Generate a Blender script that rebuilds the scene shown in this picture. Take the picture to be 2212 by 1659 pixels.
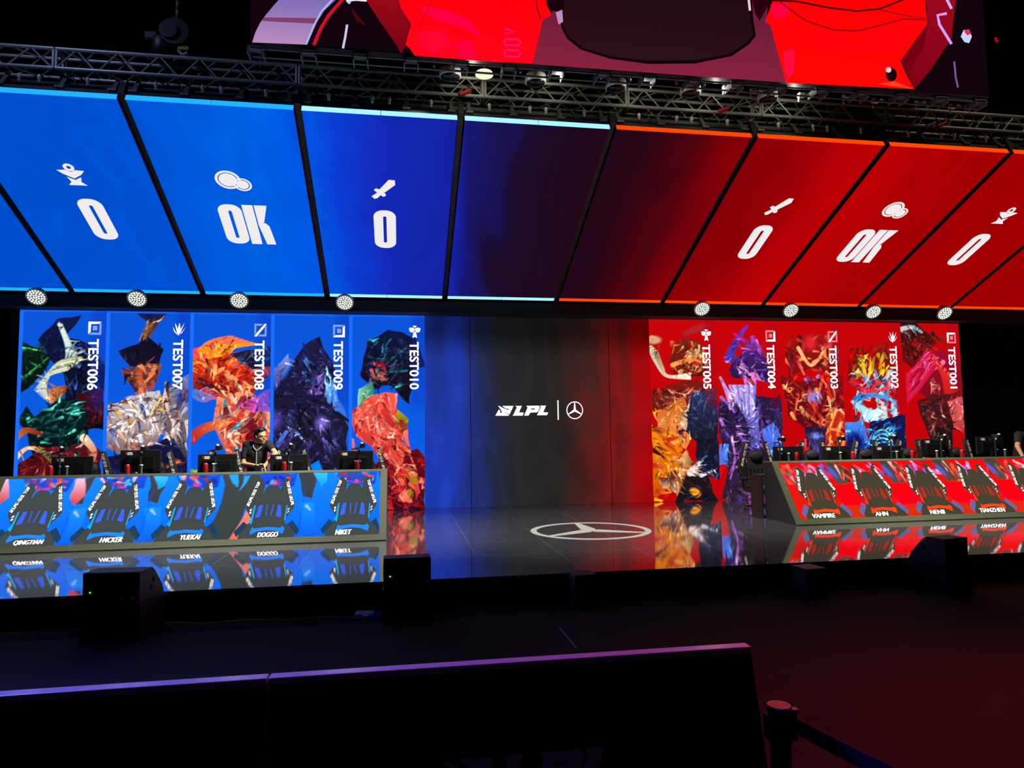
import bpy, math, random
import numpy as np
from mathutils import Vector, Matrix
for o in list(bpy.data.objects): bpy.data.objects.remove(o, do_unlink=True)
SC = bpy.context.scene
COL = SC.collection
PI = math.pi
# ------------------------------------------------------------------ camera
ZC, ZS = 1.7746, 0.2875           # lens height above the hall floor, stage height
cam = bpy.data.cameras.new('camera'); cam.lens = 24.064; cam.sensor_width = 36; cam.clip_end = 200
co = bpy.data.objects.new('camera', cam); COL.objects.link(co)
R_ = Vector((0.98732595, -0.15823418, -0.01222336)); U_ = Vector((5.75448833e-04, -7.34492581e-02, 9.97298789e-01)); F_ = Vector((0.15870455, 0.98466601, 0.0724273))
m = Matrix((R_, U_, -F_)).transposed().to_4x4(); m.translation = (0, 0, ZC); co.matrix_world = m
SC.camera = co
# ------------------------------------------------------------------ world, exposure
w = bpy.data.worlds.new('world'); SC.world = w; w.use_nodes = True
bg = w.node_tree.nodes['Background']; bg.inputs[0].default_value = (0.25, 0.3, 0.8, 1); bg.inputs[1].default_value = 0.0012
SC.view_settings.view_transform = 'Standard'; SC.view_settings.look = 'None'
SC.view_settings.exposure = 0; SC.view_settings.gamma = 1; SC.view_settings.use_curve_mapping = False
# ------------------------------------------------------------------ wash lights of the hall rig (hang high over the audience), added fill lights
def area_light(name, loc, target, size, power, color):
    l = bpy.data.lights.new(name, 'AREA'); l.energy = power; l.color = color; l.shape = 'DISK'; l.size = size
    o = bpy.data.objects.new(name, l); COL.objects.link(o); o.location = loc
    o.rotation_euler = (Vector(target)-Vector(loc)).to_track_quat('-Z', 'Y').to_euler(); return o
def spot_light(name, loc, target, angle, power, color):
    l = bpy.data.lights.new(name, 'SPOT'); l.energy = power; l.color = color; l.spot_size = math.radians(angle); l.spot_blend = 1; l.shadow_soft_size = .25
    o = bpy.data.objects.new(name, l); COL.objects.link(o); o.location = loc
    o.rotation_euler = (Vector(target)-Vector(loc)).to_track_quat('-Z', 'Y').to_euler(); return o
spot_light('wash_light', (-6.0, 7.0, 8.2), (-2.9, 2.4, .4), 54, 5200, (0.10, 0.11, 1.0))
spot_light('wash_light', (7.2, 7.0, 8.2), (3.4, 2.0, .4), 50, 2900, (1.0, 0.012, 0.035))
area_light('rear_fill_light', (-1, -4.5, 9), (0.5, 2, 0), 1.5, 5, (0.6, 0.35, 1.0))  # added unseen fill from the rear, lifts the barrier lettering
area_light('rig_fill_light', (-5.2, 7.6, 8.6), (-3.6, 9.9, 6.9), 0.4, 26, (0.35, 0.45, 1.0))  # added unseen bluish fill to brighten the left truss and hoist
area_light('rig_fill_light', (11.0, 7.6, 8.6), (10.2, 9.9, 6.9), 0.4, 10, (1.0, 0.85, 0.7))  # added unseen warm fill to brighten the right truss
# ------------------------------------------------------------------ helpers
def lin(c):
    return tuple(((v/255)/12.92 if v <= 10.3 else ((v/255+0.055)/1.055)**2.4) for v in c[:3])
def linA(a):
    a = np.clip(np.asarray(a, float)/255, 0, None); return np.where(a <= 0.04045, a/12.92, ((a+0.055)/1.055)**2.4)
MATS = {}
def mat(name, col, rough=0.6, metal=0.0, spec=0.5, emit=None, es=0.0, noise=0):
    if name in MATS: return MATS[name]
    mt = bpy.data.materials.new(name); mt.use_nodes = True; b = mt.node_tree.nodes['Principled BSDF']; nt = mt.node_tree
    c = lin(col)+(1,)
    b.inputs['Base Color'].default_value = c; b.inputs['Roughness'].default_value = rough
    b.inputs['Metallic'].default_value = metal; b.inputs['Specular IOR Level'].default_value = spec
    if emit: b.inputs['Emission Color'].default_value = lin(emit)+(1,); b.inputs['Emission Strength'].default_value = es
    if noise:
        n = nt.nodes.new('ShaderNodeTexNoise'); n.inputs['Scale'].default_value = noise; n.inputs['Detail'].default_value = 5
        r = nt.nodes.new('ShaderNodeValToRGB'); r.color_ramp.elements[0].color = tuple(v*.65 for v in c[:3])+(1,); r.color_ramp.elements[1].color = tuple(min(1, v*1.35) for v in c[:3])+(1,)
        tc = nt.nodes.new('ShaderNodeTexCoord'); nt.links.new(tc.outputs['Object'], n.inputs['Vector'])
        nt.links.new(n.outputs[0], r.inputs[0]); nt.links.new(r.outputs[0], b.inputs['Base Color'])
        bp = nt.nodes.new('ShaderNodeBump'); bp.inputs['Strength'].default_value = .15; nt.links.new(n.outputs[0], bp.inputs['Height']); nt.links.new(bp.outputs[0], b.inputs['Normal'])
    MATS[name] = mt; return mt
def emis(name, col, s=1.0):
    if name in MATS: return MATS[name]
    mt = bpy.data.materials.new(name); mt.use_nodes = True; nt = mt.node_tree; nt.nodes.clear()
    e = nt.nodes.new('ShaderNodeEmission'); o = nt.nodes.new('ShaderNodeOutputMaterial')
    e.inputs[0].default_value = lin(col)+(1,); e.inputs[1].default_value = s; nt.links.new(e.outputs[0], o.inputs[0]); MATS[name] = mt; return mt
def picture_mat(name, s=1.0):        # a lit LED picture: the pixel colours are stored per vertex
    if name in MATS: return MATS[name]
    mt = bpy.data.materials.new(name); mt.use_nodes = True; nt = mt.node_tree; nt.nodes.clear()
    e = nt.nodes.new('ShaderNodeEmission'); o = nt.nodes.new('ShaderNodeOutputMaterial'); a = nt.nodes.new('ShaderNodeVertexColor'); a.layer_name = 'pix'
    e.inputs[1].default_value = s; nt.links.new(a.outputs[0], e.inputs[0]); nt.links.new(e.outputs[0], o.inputs[0]); MATS[name] = mt; return mt
class MB:
    def __init__(s): s.v = []; s.f = []
    def add(s, vs, fs):
        n = len(s.v); s.v += [tuple(v) for v in vs]; s.f += [tuple(i+n for i in f) for f in fs]; return s
    def box(s, c, d, rot=None, taper=1.0):
        hx, hy, hz = d[0]/2, d[1]/2, d[2]/2
        vs = [Vector((x*(taper if z > 0 else 1), y*(taper if z > 0 else 1), z)) for z in (-hz, hz) for x, y in ((-hx, -hy), (hx, -hy), (hx, hy), (-hx, hy))]
        if rot is not None: vs = [rot @ v for v in vs]
        return s.add([v+Vector(c) for v in vs], [(3, 2, 1, 0), (4, 5, 6, 7), (0, 1, 5, 4), (1, 2, 6, 5), (2, 3, 7, 6), (3, 0, 4, 7)])
    def bbox(s, a, b): return s.box([(a[i]+b[i])/2 for i in range(3)], [abs(b[i]-a[i]) for i in range(3)])
    def tube(s, p0, p1, r0, r1=None, n=10, caps=True):
        p0, p1 = Vector(p0), Vector(p1); r1 = r0 if r1 is None else r1
        d = (p1-p0).normalized(); a = d.orthogonal().normalized(); b = d.cross(a)
        vs = []
        for p, r in ((p0, r0), (p1, r1)):
            for k in range(n):
                t = 2*PI*k/n; vs.append(p+(a*math.cos(t)+b*math.sin(t))*r)
        fs = [(k, (k+1) % n, n+(k+1) % n, n+k) for k in range(n)]
        if caps: fs += [tuple(range(n-1, -1, -1)), tuple(range(n, 2*n))]
        return s.add(vs, fs)
    def path(s, pts, r, n=8):
        for a, b in zip(pts[:-1], pts[1:]): s.tube(a, b, r, r, n)
        return s
    def lathe(s, prof, n=24, M=None):
        vs = []; M = M or Matrix()
        for r, z in prof:
            for k in range(n): t = 2*PI*k/n; vs.append(M @ Vector((r*math.cos(t), r*math.sin(t), z)))
        fs = [(i*n+k, i*n+(k+1) % n, (i+1)*n+(k+1) % n, (i+1)*n+k) for i in range(len(prof)-1) for k in range(n)]
        fs += [tuple(range(n-1, -1, -1)), tuple(range((len(prof)-1)*n, len(prof)*n))]
        return s.add(vs, fs)
    def ell(s, c, r, rot=None, n=16, m=10):
        vs = []; fs = []
        for i in range(m+1):
            ph = PI*i/m
            for k in range(n):
                t = 2*PI*k/n; v = Vector((r[0]*math.sin(ph)*math.cos(t), r[1]*math.sin(ph)*math.sin(t), r[2]*math.cos(ph)))
                if rot is not None: v = rot @ v
                vs.append(v+Vector(c))
        for i in range(m):
            for k in range(n): fs.append((i*n+k, (i+1)*n+k, (i+1)*n+(k+1) % n, i*n+(k+1) % n))
        return s.add(vs, fs)
    def prism(s, pts, axis, a, b):      # outline pts extruded along an axis from a to b
        n = len(pts); f = {'x': lambda p, t: (t, p[0], p[1]), 'y': lambda p, t: (p[0], t, p[1]), 'z': lambda p, t: (p[0], p[1], t)}[axis]
        vs = [f(p, a) for p in pts]+[f(p, b) for p in pts]
        return s.add(vs, [tuple(range(n)), tuple(range(2*n-1, n-1, -1))]+[(k, n+k, n+(k+1) % n, (k+1) % n) for k in range(n)])
    def mesh(s, name):
        me = bpy.data.meshes.new(name); me.from_pydata(s.v, [], s.f); me.update(); return me
def fixn(me):
    import bmesh
    b = bmesh.new(); b.from_mesh(me); bmesh.ops.remove_doubles(b, verts=b.verts, dist=1e-6); bmesh.ops.recalc_face_normals(b, faces=b.faces); b.to_mesh(me); b.free()
def obj(name, geo, m_, parent=None, bevel=0, smooth=False, loc=None, world=False):
    me = geo if isinstance(geo, bpy.types.Mesh) else geo.mesh(name)
    if not isinstance(geo, bpy.types.Mesh): fixn(me)
    me.materials.clear(); me.materials.append(m_)
    if smooth:
        for p in me.polygons: p.use_smooth = True
    o = bpy.data.objects.new(name, me); COL.objects.link(o)
    if bevel:
        b = o.modifiers.new('bevel', 'BEVEL'); b.width = bevel; b.segments = 2; b.limit_method = 'ANGLE'
    if parent:
        o.parent = parent
        if world:      # geometry was written in world coordinates
            o.location = -Vector(parent.location)
    if loc: o.location = loc
    return o
def tag(o, label=None, cat=None, group=None, kind=None):
    if label: o['label'] = label
    if cat: o['category'] = cat
    if group: o['group'] = group
    if kind: o['kind'] = kind
    return o
def thing(name, loc, label, cat, group=None, rz=0):
    o = bpy.data.objects.new(name, None); COL.objects.link(o); o.empty_display_size = .1
    o.location = loc; o.rotation_euler = (0, 0, rz); return tag(o, label, cat, group)
CH = {}
def copy_tree(o, parent=None):
    c = o.copy(); COL.objects.link(c)
    if parent: c.parent = parent
    for ch in [x for x in bpy.data.objects if x.parent == o]: copy_tree(ch, c)
    return c
# ---- flat shapes and lettering
def shape2d(loops, extrude=0):
    cu = bpy.data.curves.new('s', 'CURVE'); cu.dimensions = '2D'; cu.fill_mode = 'BOTH'; cu.extrude = extrude
    for lp in loops:
        sp = cu.splines.new('POLY'); sp.points.add(len(lp)-1); sp.use_cyclic_u = True
        for p, q in zip(sp.points, lp): p.co = (q[0], q[1], 0, 1)
    o = bpy.data.objects.new('s', cu); me = bpy.data.meshes.new_from_object(o); bpy.data.objects.remove(o); bpy.data.curves.remove(cu); return me
TXT = {}
def text2d(s, bold=0.0, shear=0.0, space=1.0):
    k = (s, bold, shear, space)
    if k not in TXT:
        cu = bpy.data.curves.new('t', 'FONT'); cu.body = s; cu.offset = bold; cu.shear = shear; cu.space_character = space; cu.resolution_u = 4
        o = bpy.data.objects.new('t', cu); me = bpy.data.meshes.new_from_object(o); bpy.data.objects.remove(o)
        v = np.empty(len(me.vertices)*3); me.vertices.foreach_get('co', v); v = v.reshape(-1, 3)
        v[:, :2] -= v[:, :2].min(0); v[:, :2] /= v[:, :2].max(0)
        TXT[k] = (v[:, :2].copy(), [tuple(p.vertices) for p in me.polygons]); bpy.data.meshes.remove(me)
    return TXT[k]
def mesh2d(me):
    v = np.array([tuple(x.co) for x in me.vertices])[:, :2]; f = [tuple(p.vertices) for p in me.polygons]; bpy.data.meshes.remove(me); return v, f
def place(mb, vf, org, ex, ey, off=0.0):
    org, ex, ey = Vector(org), Vector(ex), Vector(ey); n = ex.cross(ey).normalized()*off
    mb.add([org+ex*a+ey*b+n for a, b in vf[0]], vf[1]); return mb
def flat(name, mb, m_, parent=None):
    me = mb.mesh(name); me.materials.append(m_); o = bpy.data.objects.new(name, me); COL.objects.link(o)
    if parent: o.parent = parent; o.location = -Vector(parent.location)
    return o
# league mark: outlines in a 1018 x 192 box (x right, y down in the source drawing)
def _n(pts, x0, y0, h): return [((x-x0)/h, (y0-y)/h) for x, y in pts]
def Lg(pts): return _n(pts, 265, 512, 192)
LPLP = [[Lg([(398, 322), (612, 322), (532, 490), (356, 372), (318, 318), (345, 324), (420, 366), (505, 398), (530, 376), (462, 368)])],
        [Lg([(334, 386), (265, 508), (510, 512), (522, 502), (368, 378), (392, 452), (360, 458), (352, 452), (358, 420)])],
        [Lg([(650, 322), (772, 322), (715, 450), (808, 452), (785, 510), (595, 510), (615, 480), (678, 350)])],
        [Lg([(858, 322), (1095, 320), (1122, 350), (1085, 432), (1060, 450), (935, 452), (900, 510), (815, 510), (885, 352)]), Lg([(955, 372), (1032, 372), (1018, 395), (940, 395)])],
        [Lg([(1122, 320), (1240, 320), (1185, 448), (1282, 455), (1257, 505), (1062, 505), (1078, 480), (1142, 350)])]]
LPLM = [mesh2d(shape2d(l)) for l in LPLP]         # height 1, width 5.3
def circ(r, n=48, cx=0, cy=0, ry=None): return [(cx+r*math.cos(2*PI*k/n), cy+(ry or r)*math.sin(2*PI*k/n)) for k in range(n)]
def star_shapes(wr=0.10):
    out = [[circ(1, 64), circ(1-wr, 64)]]
    for a in (90, 210, 330):
        t = math.radians(a); d = Vector((math.cos(t), math.sin(t))); p = Vector((-d.y, d.x))
        out.append([[tuple(d*.95+p*.035), tuple(d*.12+p*.13), tuple(-d*.06), tuple(d*.12-p*.13), tuple(d*.95-p*.035)]])
    return [mesh2d(shape2d(l)) for l in out]
STAR = star_shapes()
# ------------------------------------------------------------------ shared materials
BLK = mat('matte_black', (16, 16, 19), .7)
DARK = mat('dark_plastic', (22, 22, 25), .45)
DRAPE = mat('black_drape', (10, 10, 12), .95, noise=3)
TRUSSM = mat('truss_aluminium', (190, 192, 176), .45, .3)
FRAME = mat('painted_frame', (90, 95, 74), .5)
CAB = mat('panel_housing', (44, 44, 48), .6)
STEEL = mat('bright_steel', (205, 205, 195), .28, .9)
WHITEL = emis('white_pixels', (255, 248, 252), 1.6)
OFFW = emis('soft_white_pixels', (240, 236, 238), 1.0)
LETTER = mat('printed_white', (226, 226, 205), .6, emit=(226, 226, 205), es=0.0)
def ramp_screen(name, stops, axis=0, warp=.5, scale=.55, strength=1.0, streak=.25, vdark=False):
    mt = bpy.data.materials.new(name); mt.use_nodes = True; nt = mt.node_tree; nt.nodes.clear(); N = nt.nodes.new; L = nt.links.new
    g = N('ShaderNodeNewGeometry'); sp = N('ShaderNodeSeparateXYZ'); L(g.outputs['Position'], sp.inputs[0])
    mp = N('ShaderNodeMapping'); mp.inputs['Scale'].default_value = (1.0, .35, .35); L(g.outputs['Position'], mp.inputs[0])
    n1 = N('ShaderNodeTexNoise'); n1.inputs['Scale'].default_value = scale; n1.inputs['Detail'].default_value = 4; n1.inputs['Distortion'].default_value = 1.6; L(mp.outputs[0], n1.inputs['Vector'])
    s = N('ShaderNodeMath'); s.operation = 'SUBTRACT'; L(n1.outputs[0], s.inputs[0]); s.inputs[1].default_value = .5
    k = N('ShaderNodeMath'); k.operation = 'MULTIPLY_ADD'; L(s.outputs[0], k.inputs[0]); k.inputs[1].default_value = warp*2; L(sp.outputs[0], k.inputs[2])
    lo, hi = stops[0][0], stops[-1][0]
    mr = N('ShaderNodeMapRange'); mr.inputs[1].default_value = lo; mr.inputs[2].default_value = hi; L(k.outputs[0], mr.inputs[0])
    r = N('ShaderNodeValToRGB'); el = r.color_ramp.elements; r.color_ramp.interpolation = 'EASE' if len(stops) < 3 else 'LINEAR'
    while len(el) < len(stops): el.new(.5)
    for e, (x, c) in zip(el, stops): pass
    for i, (x, c) in enumerate(stops): el[i].position = (x-lo)/(hi-lo)
    for i, (x, c) in enumerate(stops): el[i].color = lin(c)+(1,)
    L(mr.outputs[0], r.inputs[0])
    n2 = N('ShaderNodeTexNoise'); n2.inputs['Scale'].default_value = scale*1.7; n2.inputs['Detail'].default_value = 6; n2.inputs['Distortion'].default_value = 2.5; L(mp.outputs[0], n2.inputs['Vector'])
    m2 = N('ShaderNodeMapRange'); m2.inputs[1].default_value = .35; m2.inputs[2].default_value = .65; m2.inputs[3].default_value = 1-streak; m2.inputs[4].default_value = 1+streak*.6; L(n2.outputs[0], m2.inputs[0])
    e = N('ShaderNodeEmission'); L(r.outputs[0], e.inputs[0])
    st = N('ShaderNodeMath'); st.operation = 'MULTIPLY'; L(m2.outputs[0], st.inputs[0]); st.inputs[1].default_value = strength
    L(st.outputs[0], e.inputs[1])
    if vdark:      # glare painted into the emission, dimmer towards the upper edge
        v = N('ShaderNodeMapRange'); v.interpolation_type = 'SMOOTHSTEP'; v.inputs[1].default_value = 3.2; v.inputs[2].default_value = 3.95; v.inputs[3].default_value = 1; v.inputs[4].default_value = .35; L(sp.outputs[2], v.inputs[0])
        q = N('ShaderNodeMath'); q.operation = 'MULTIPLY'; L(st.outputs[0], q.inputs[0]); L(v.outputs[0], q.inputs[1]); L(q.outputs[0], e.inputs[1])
    o = N('ShaderNodeOutputMaterial'); L(e.outputs[0], o.inputs[0]); return mt
# ================================================================== THE SETTING
def carpet():
    mt = mat('carpet', (15, 15, 14), .97, noise=2.2); return mt
fl = obj('floor', MB().bbox((-22, -6, -.1), (26, 16.5, 0)), carpet()); tag(fl, kind='structure')
wb = obj('wall_back', MB().bbox((-22, 15.2, 0), (26, 15.4, 13)), DRAPE); tag(wb, kind='structure')
wl = obj('wall_left', MB().bbox((-22.2, -6, 0), (-22, 15.4, 13)), DRAPE); tag(wl, kind='structure')
wr = obj('wall_right', MB().bbox((26, -6, 0), (26.2, 15.4, 13)), DRAPE); tag(wr, kind='structure')
ce = obj('ceiling', MB().bbox((-22, -6, 13), (26, 15.4, 13.2)), DRAPE); tag(ce, kind='structure')
# tape lines on the carpet
tp = obj('floor_tape', MB().box((1.42, 5.95, .002), (.012, .62, .003)), mat('tape', (150, 120, 160), .6)); tag(tp, 'thin pale tape line stuck on the dark carpet in front of the stage middle', 'tape')
# stage platform with glossy tiles
def tile_mat():
    mt = bpy.data.materials.new('glossy_stage_tiles'); mt.use_nodes = True; nt = mt.node_tree; nt.nodes.clear(); N = nt.nodes.new; L = nt.links.new
    g = N('ShaderNodeNewGeometry')
    mp = N('ShaderNodeMapping'); mp.inputs['Location'].default_value = (.13, -.246, 0); L(g.outputs['Position'], mp.inputs[0])
    br = N('ShaderNodeTexBrick'); br.offset = 0; br.inputs['Scale'].default_value = 1; br.inputs['Mortar Size'].default_value = .006; br.inputs['Brick Width'].default_value = 1.03; br.inputs['Row Height'].default_value = 1.03; br.inputs['Mortar Smooth'].default_value = .3
    br.inputs['Color1'].default_value = (0, 0, 0, 1); br.inputs['Color2'].default_value = (0, 0, 0, 1); br.inputs['Mortar'].default_value = (1, 1, 1, 1); L(mp.outputs[0], br.inputs['Vector'])
    n = N('ShaderNodeTexNoise'); n.inputs['Scale'].default_value = 3.5; n.inputs['Detail'].default_value = 7
    m3 = N('ShaderNodeMapping'); m3.inputs['Scale'].default_value = (.8, 5, 1); L(g.outputs['Position'], m3.inputs[0]); L(m3.outputs[0], n.inputs['Vector'])
    cr = N('ShaderNodeValToRGB'); cr.color_ramp.elements[0].position = .35; cr.color_ramp.elements[0].color = (.075, .077, .085, 1); cr.color_ramp.elements[1].position = .75; cr.color_ramp.elements[1].color = (.115, .117, .128, 1); L(n.outputs[0], cr.inputs[0])
    mx = N('ShaderNodeMix'); mx.data_type = 'RGBA'; L(br.outputs['Color'], mx.inputs[0]); L(cr.outputs[0], mx.inputs[6]); mx.inputs[7].default_value = (.26, .26, .32, 1)
    d = N('ShaderNodeBsdfDiffuse'); L(mx.outputs[2], d.inputs[0])
    gl = N('ShaderNodeBsdfGlossy'); gl.inputs['Color'].default_value = (.95, .95, .98, 1); gl.inputs['Roughness'].default_value = .035
    fr = N('ShaderNodeFresnel'); fr.inputs[0].default_value = 3.2
    ad = N('ShaderNodeMath'); ad.operation = 'MULTIPLY_ADD'; ad.inputs[1].default_value = .7; ad.inputs[2].default_value = .38; L(fr.outputs[0], ad.inputs[0])
    ms = N('ShaderNodeMixShader'); L(ad.outputs[0], ms.inputs[0]); L(d.outputs[0], ms.inputs[1]); L(gl.outputs[0], ms.inputs[2])
    bp = N('ShaderNodeBump'); bp.inputs['Strength'].default_value = .006; bp.inputs['Distance'].default_value = .05; L(n.outputs[0], bp.inputs['Height']); L(bp.outputs[0], gl.inputs['Normal'])
    o = N('ShaderNodeOutputMaterial'); L(ms.outputs[0], o.inputs[0]); return mt
YF = 7.24
st = thing('stage', (2.9, YF, 0), 'low wide black stage platform with glossy reflective tiles', 'stage')
obj('platform', MB().bbox((-14, YF, 0), (20, 15.1, ZS-.02)), BLK, st, world=True)
obj('tiled_top', MB().bbox((-14, YF-.01, ZS-.02), (20, 15.1, ZS)), tile_mat(), st, world=True)
e = MB()
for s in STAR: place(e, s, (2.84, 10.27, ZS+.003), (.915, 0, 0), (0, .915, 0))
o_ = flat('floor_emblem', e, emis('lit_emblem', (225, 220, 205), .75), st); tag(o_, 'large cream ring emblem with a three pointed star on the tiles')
# ================================================================== LED PICTURES
class Art:
    def __init__(s, W, H, nx, ny, c0, c1):
        s.W, s.H, s.nx, s.ny = W, H, nx, ny
        s.U, s.V = np.meshgrid(np.linspace(0, W, nx), np.linspace(0, H, ny)); t = (s.V/H)[..., None]
        s.C = np.array(c0, float)*(1-t)+np.array(c1, float)*t
        s.wu = s.U+.012*np.sin(s.V*9+s.U*5)+.006*np.sin(s.V*23+1); s.wv = s.V+.012*np.sin(s.U*11+s.V*3)+.006*np.sin(s.U*29)
    def win(s, a, b, c, d):
        i0 = max(0, int(b/s.H*(s.ny-1))-2); i1 = min(s.ny, int(d/s.H*(s.ny-1))+3); j0 = max(0, int(a/s.W*(s.nx-1))-2); j1 = min(s.nx, int(c/s.W*(s.nx-1))+3)
        return slice(i0, max(i0, i1)), slice(j0, max(j0, j1))
    def mask(s, pts, warp=True):
        x, y = (s.wu, s.wv) if warp else (s.U, s.V); ins = np.zeros(x.shape, bool); n = len(pts)
        for i in range(n):
            x0, y0 = pts[i]; x1, y1 = pts[(i+1) % n]
            if y0 == y1: continue
            c = ((y0 > y) != (y1 > y)) & (x < (x1-x0)*(y-y0)/(y1-y0)+x0); ins ^= c
        return ins
    def poly(s, pts, c1, c2=None, ang=90, warp=True):
        m_ = s.mask(pts, warp)
        if not m_.any(): return m_
        if c2 is None: s.C[m_] = c1; return m_
        d = (math.cos(math.radians(ang)), math.sin(math.radians(ang))); q = s.U[m_]*d[0]+s.V[m_]*d[1]; q = (q-q.min())/(np.ptp(q)+1e-9)
        s.C[m_] = np.array(c1)*(1-q[:, None])+np.array(c2)*q[:, None]; return m_
    def blob(s, cx, cy, rx, ry, rot, c, hard=2.0, a=1.0):
        R = max(rx, ry)*1.6; W = s.win(cx-R, cy-R, cx+R, cy+R); u = s.U[W]-cx; v = s.V[W]-cy; t = math.radians(rot)
        p = (u*math.cos(t)+v*math.sin(t))/rx; q = (-u*math.sin(t)+v*math.cos(t))/ry; d = np.sqrt(p*p+q*q)
        k = np.clip((1.25-d)*hard, 0, 1)[..., None]*a; s.C[W] = s.C[W]*(1-k)+np.array(c)*k
    def stroke(s, pts, w0, w1, c, c2=None, clip=None):
        P = [Vector(p) for p in pts]; Q = []
        if len(P) > 2:
            E = [P[0]]+P+[P[-1]]
            for i in range(1, len(E)-2):
                for k in range(6):
                    t = k/6; Q.append(.5*((2*E[i])+(E[i+1]-E[i-1])*t+(2*E[i-1]-5*E[i]+4*E[i+1]-E[i+2])*t*t+(3*E[i]-E[i-1]-3*E[i+1]+E[i+2])*t**3))
            Q.append(P[-1])
        else: Q = P
        n = len(Q)-1; c = np.array(c, float); c2 = c if c2 is None else np.array(c2, float)
        for i in range(n):
            a, b = Q[i], Q[i+1]; wa = w0+(w1-w0)*i/n; wb = w0+(w1-w0)*(i+1)/n; R = max(wa, wb)+.01
            W = s.win(min(a.x, b.x)-R, min(a.y, b.y)-R, max(a.x, b.x)+R, max(a.y, b.y)+R); u = s.U[W]-a.x; v = s.V[W]-a.y; d = b-a; L = d.length_squared+1e-12
            t = np.clip((u*d.x+v*d.y)/L, 0, 1); dist = np.hypot(u-d.x*t, v-d.y*t); ww = wa+(wb-wa)*t
            k = np.clip((ww-dist)/.008+.5, 0, 1)
            if clip is not None: k = k*clip[W]
            g = (i+t)/n; cc = c*(1-g[..., None])+c2*g[..., None]; k = k[..., None]; s.C[W] = s.C[W]*(1-k)+cc*k
    def flow(s, pts, n, cols, ang, sp, ln, wd, seed, warp=True):
        clip = s.mask(pts, warp); rnd = random.Random(seed); xs = [p[0] for p in pts]; ys = [p[1] for p in pts]
        for _ in range(n):
            x, y = rnd.uniform(min(xs), max(xs)), rnd.uniform(min(ys), max(ys)); a = math.radians(ang+rnd.uniform(-sp, sp)); l = ln*rnd.uniform(.5, 1.2); bend = rnd.uniform(-.5, .5)
            q = [(x, y)]
            for k in range(3): a += bend*.5; x += math.cos(a)*l/3; y += math.sin(a)*l/3; q.append((x, y))
            s.stroke(q, wd*rnd.uniform(.5, 1.2), .002, rnd.choice(cols), rnd.choice(cols), clip)
    def texture(s, n, seed, bgc, ln=.12, wd=.012):      # small dabs that vary the paint already there
        rnd = random.Random(seed); bgc = np.array(bgc, float)
        for _ in range(n):
            x, y = rnd.uniform(0, s.W), rnd.uniform(0, s.H); c = s.C[min(s.ny-1, int(y/s.H*s.ny)), min(s.nx-1, int(x/s.W*s.nx))].copy()
            if np.abs(c-bgc).sum() < 90: continue
            k = rnd.choice((.35, .6, .75, 1.3, 1.6, 2.1)); c2 = np.clip(c*k+(14 if k > 1 else 0), 0, 255); a = 1.2*math.sin(x*5+seed)+1.5*math.cos(y*4+seed*2)+rnd.uniform(-.4, .4)
            q = [(x, y)]
            for _k in range(3): a += rnd.uniform(-.35, .35); x += math.cos(a)*ln/3; y += math.sin(a)*ln/3; q.append((x, y))
            e = s.C[min(s.ny-1, max(0, int(y/s.H*s.ny))), min(s.nx-1, max(0, int(x/s.W*s.nx)))]
            if np.abs(e-bgc).sum() < 90: continue
            s.stroke(q, wd*rnd.uniform(.4, 1.1), .001, c2, c)
    def build(s, name, org, ex, ey, parent, m_):        # ex spans u, ey spans v (downwards)
        org, ex, ey = (np.array(tuple(a), float) for a in (org, ex, ey))
        ny, nx = s.ny//2, s.nx//2; s.C = linA(s.C[:ny*2, :nx*2]).reshape(ny, 2, nx, 2, 3).mean((1, 3)); s.ny, s.nx = ny, nx; s.U, s.V = np.meshgrid(np.linspace(0, s.W, nx), np.linspace(0, s.H, ny))
        V = org+(s.U/s.W)[..., None]*ex+(s.V/s.H)[..., None]*ey; V = V.reshape(-1, 3)
        if parent: V = V-np.array(tuple(parent.location))
        i = np.arange(s.nx*s.ny).reshape(s.ny, s.nx); q = np.stack([i[1:, :-1], i[1:, 1:], i[:-1, 1:], i[:-1, :-1]], -1).reshape(-1, 4)
        me = bpy.data.meshes.new(name); me.vertices.add(len(V)); me.vertices.foreach_set('co', V.ravel())
        me.loops.add(q.size); me.loops.foreach_set('vertex_index', q.ravel().astype('i')); me.polygons.add(len(q)); me.polygons.foreach_set('loop_start', (np.arange(len(q))*4).astype('i')); me.polygons.foreach_set('loop_total', np.full(len(q), 4, 'i'))
        me.update(calc_edges=True); ca = me.color_attributes.new('pix', 'FLOAT_COLOR', 'POINT')
        c = np.ones((len(V), 4)); c[:, :3] = s.C.reshape(-1, 3); ca.data.foreach_set('color', c.ravel().astype('f')); me.materials.append(m_)
        o = bpy.data.objects.new(name, me); COL.objects.link(o)
        if parent: o.parent = parent
        return o
PIC = picture_mat('led_picture', 1.25)
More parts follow.
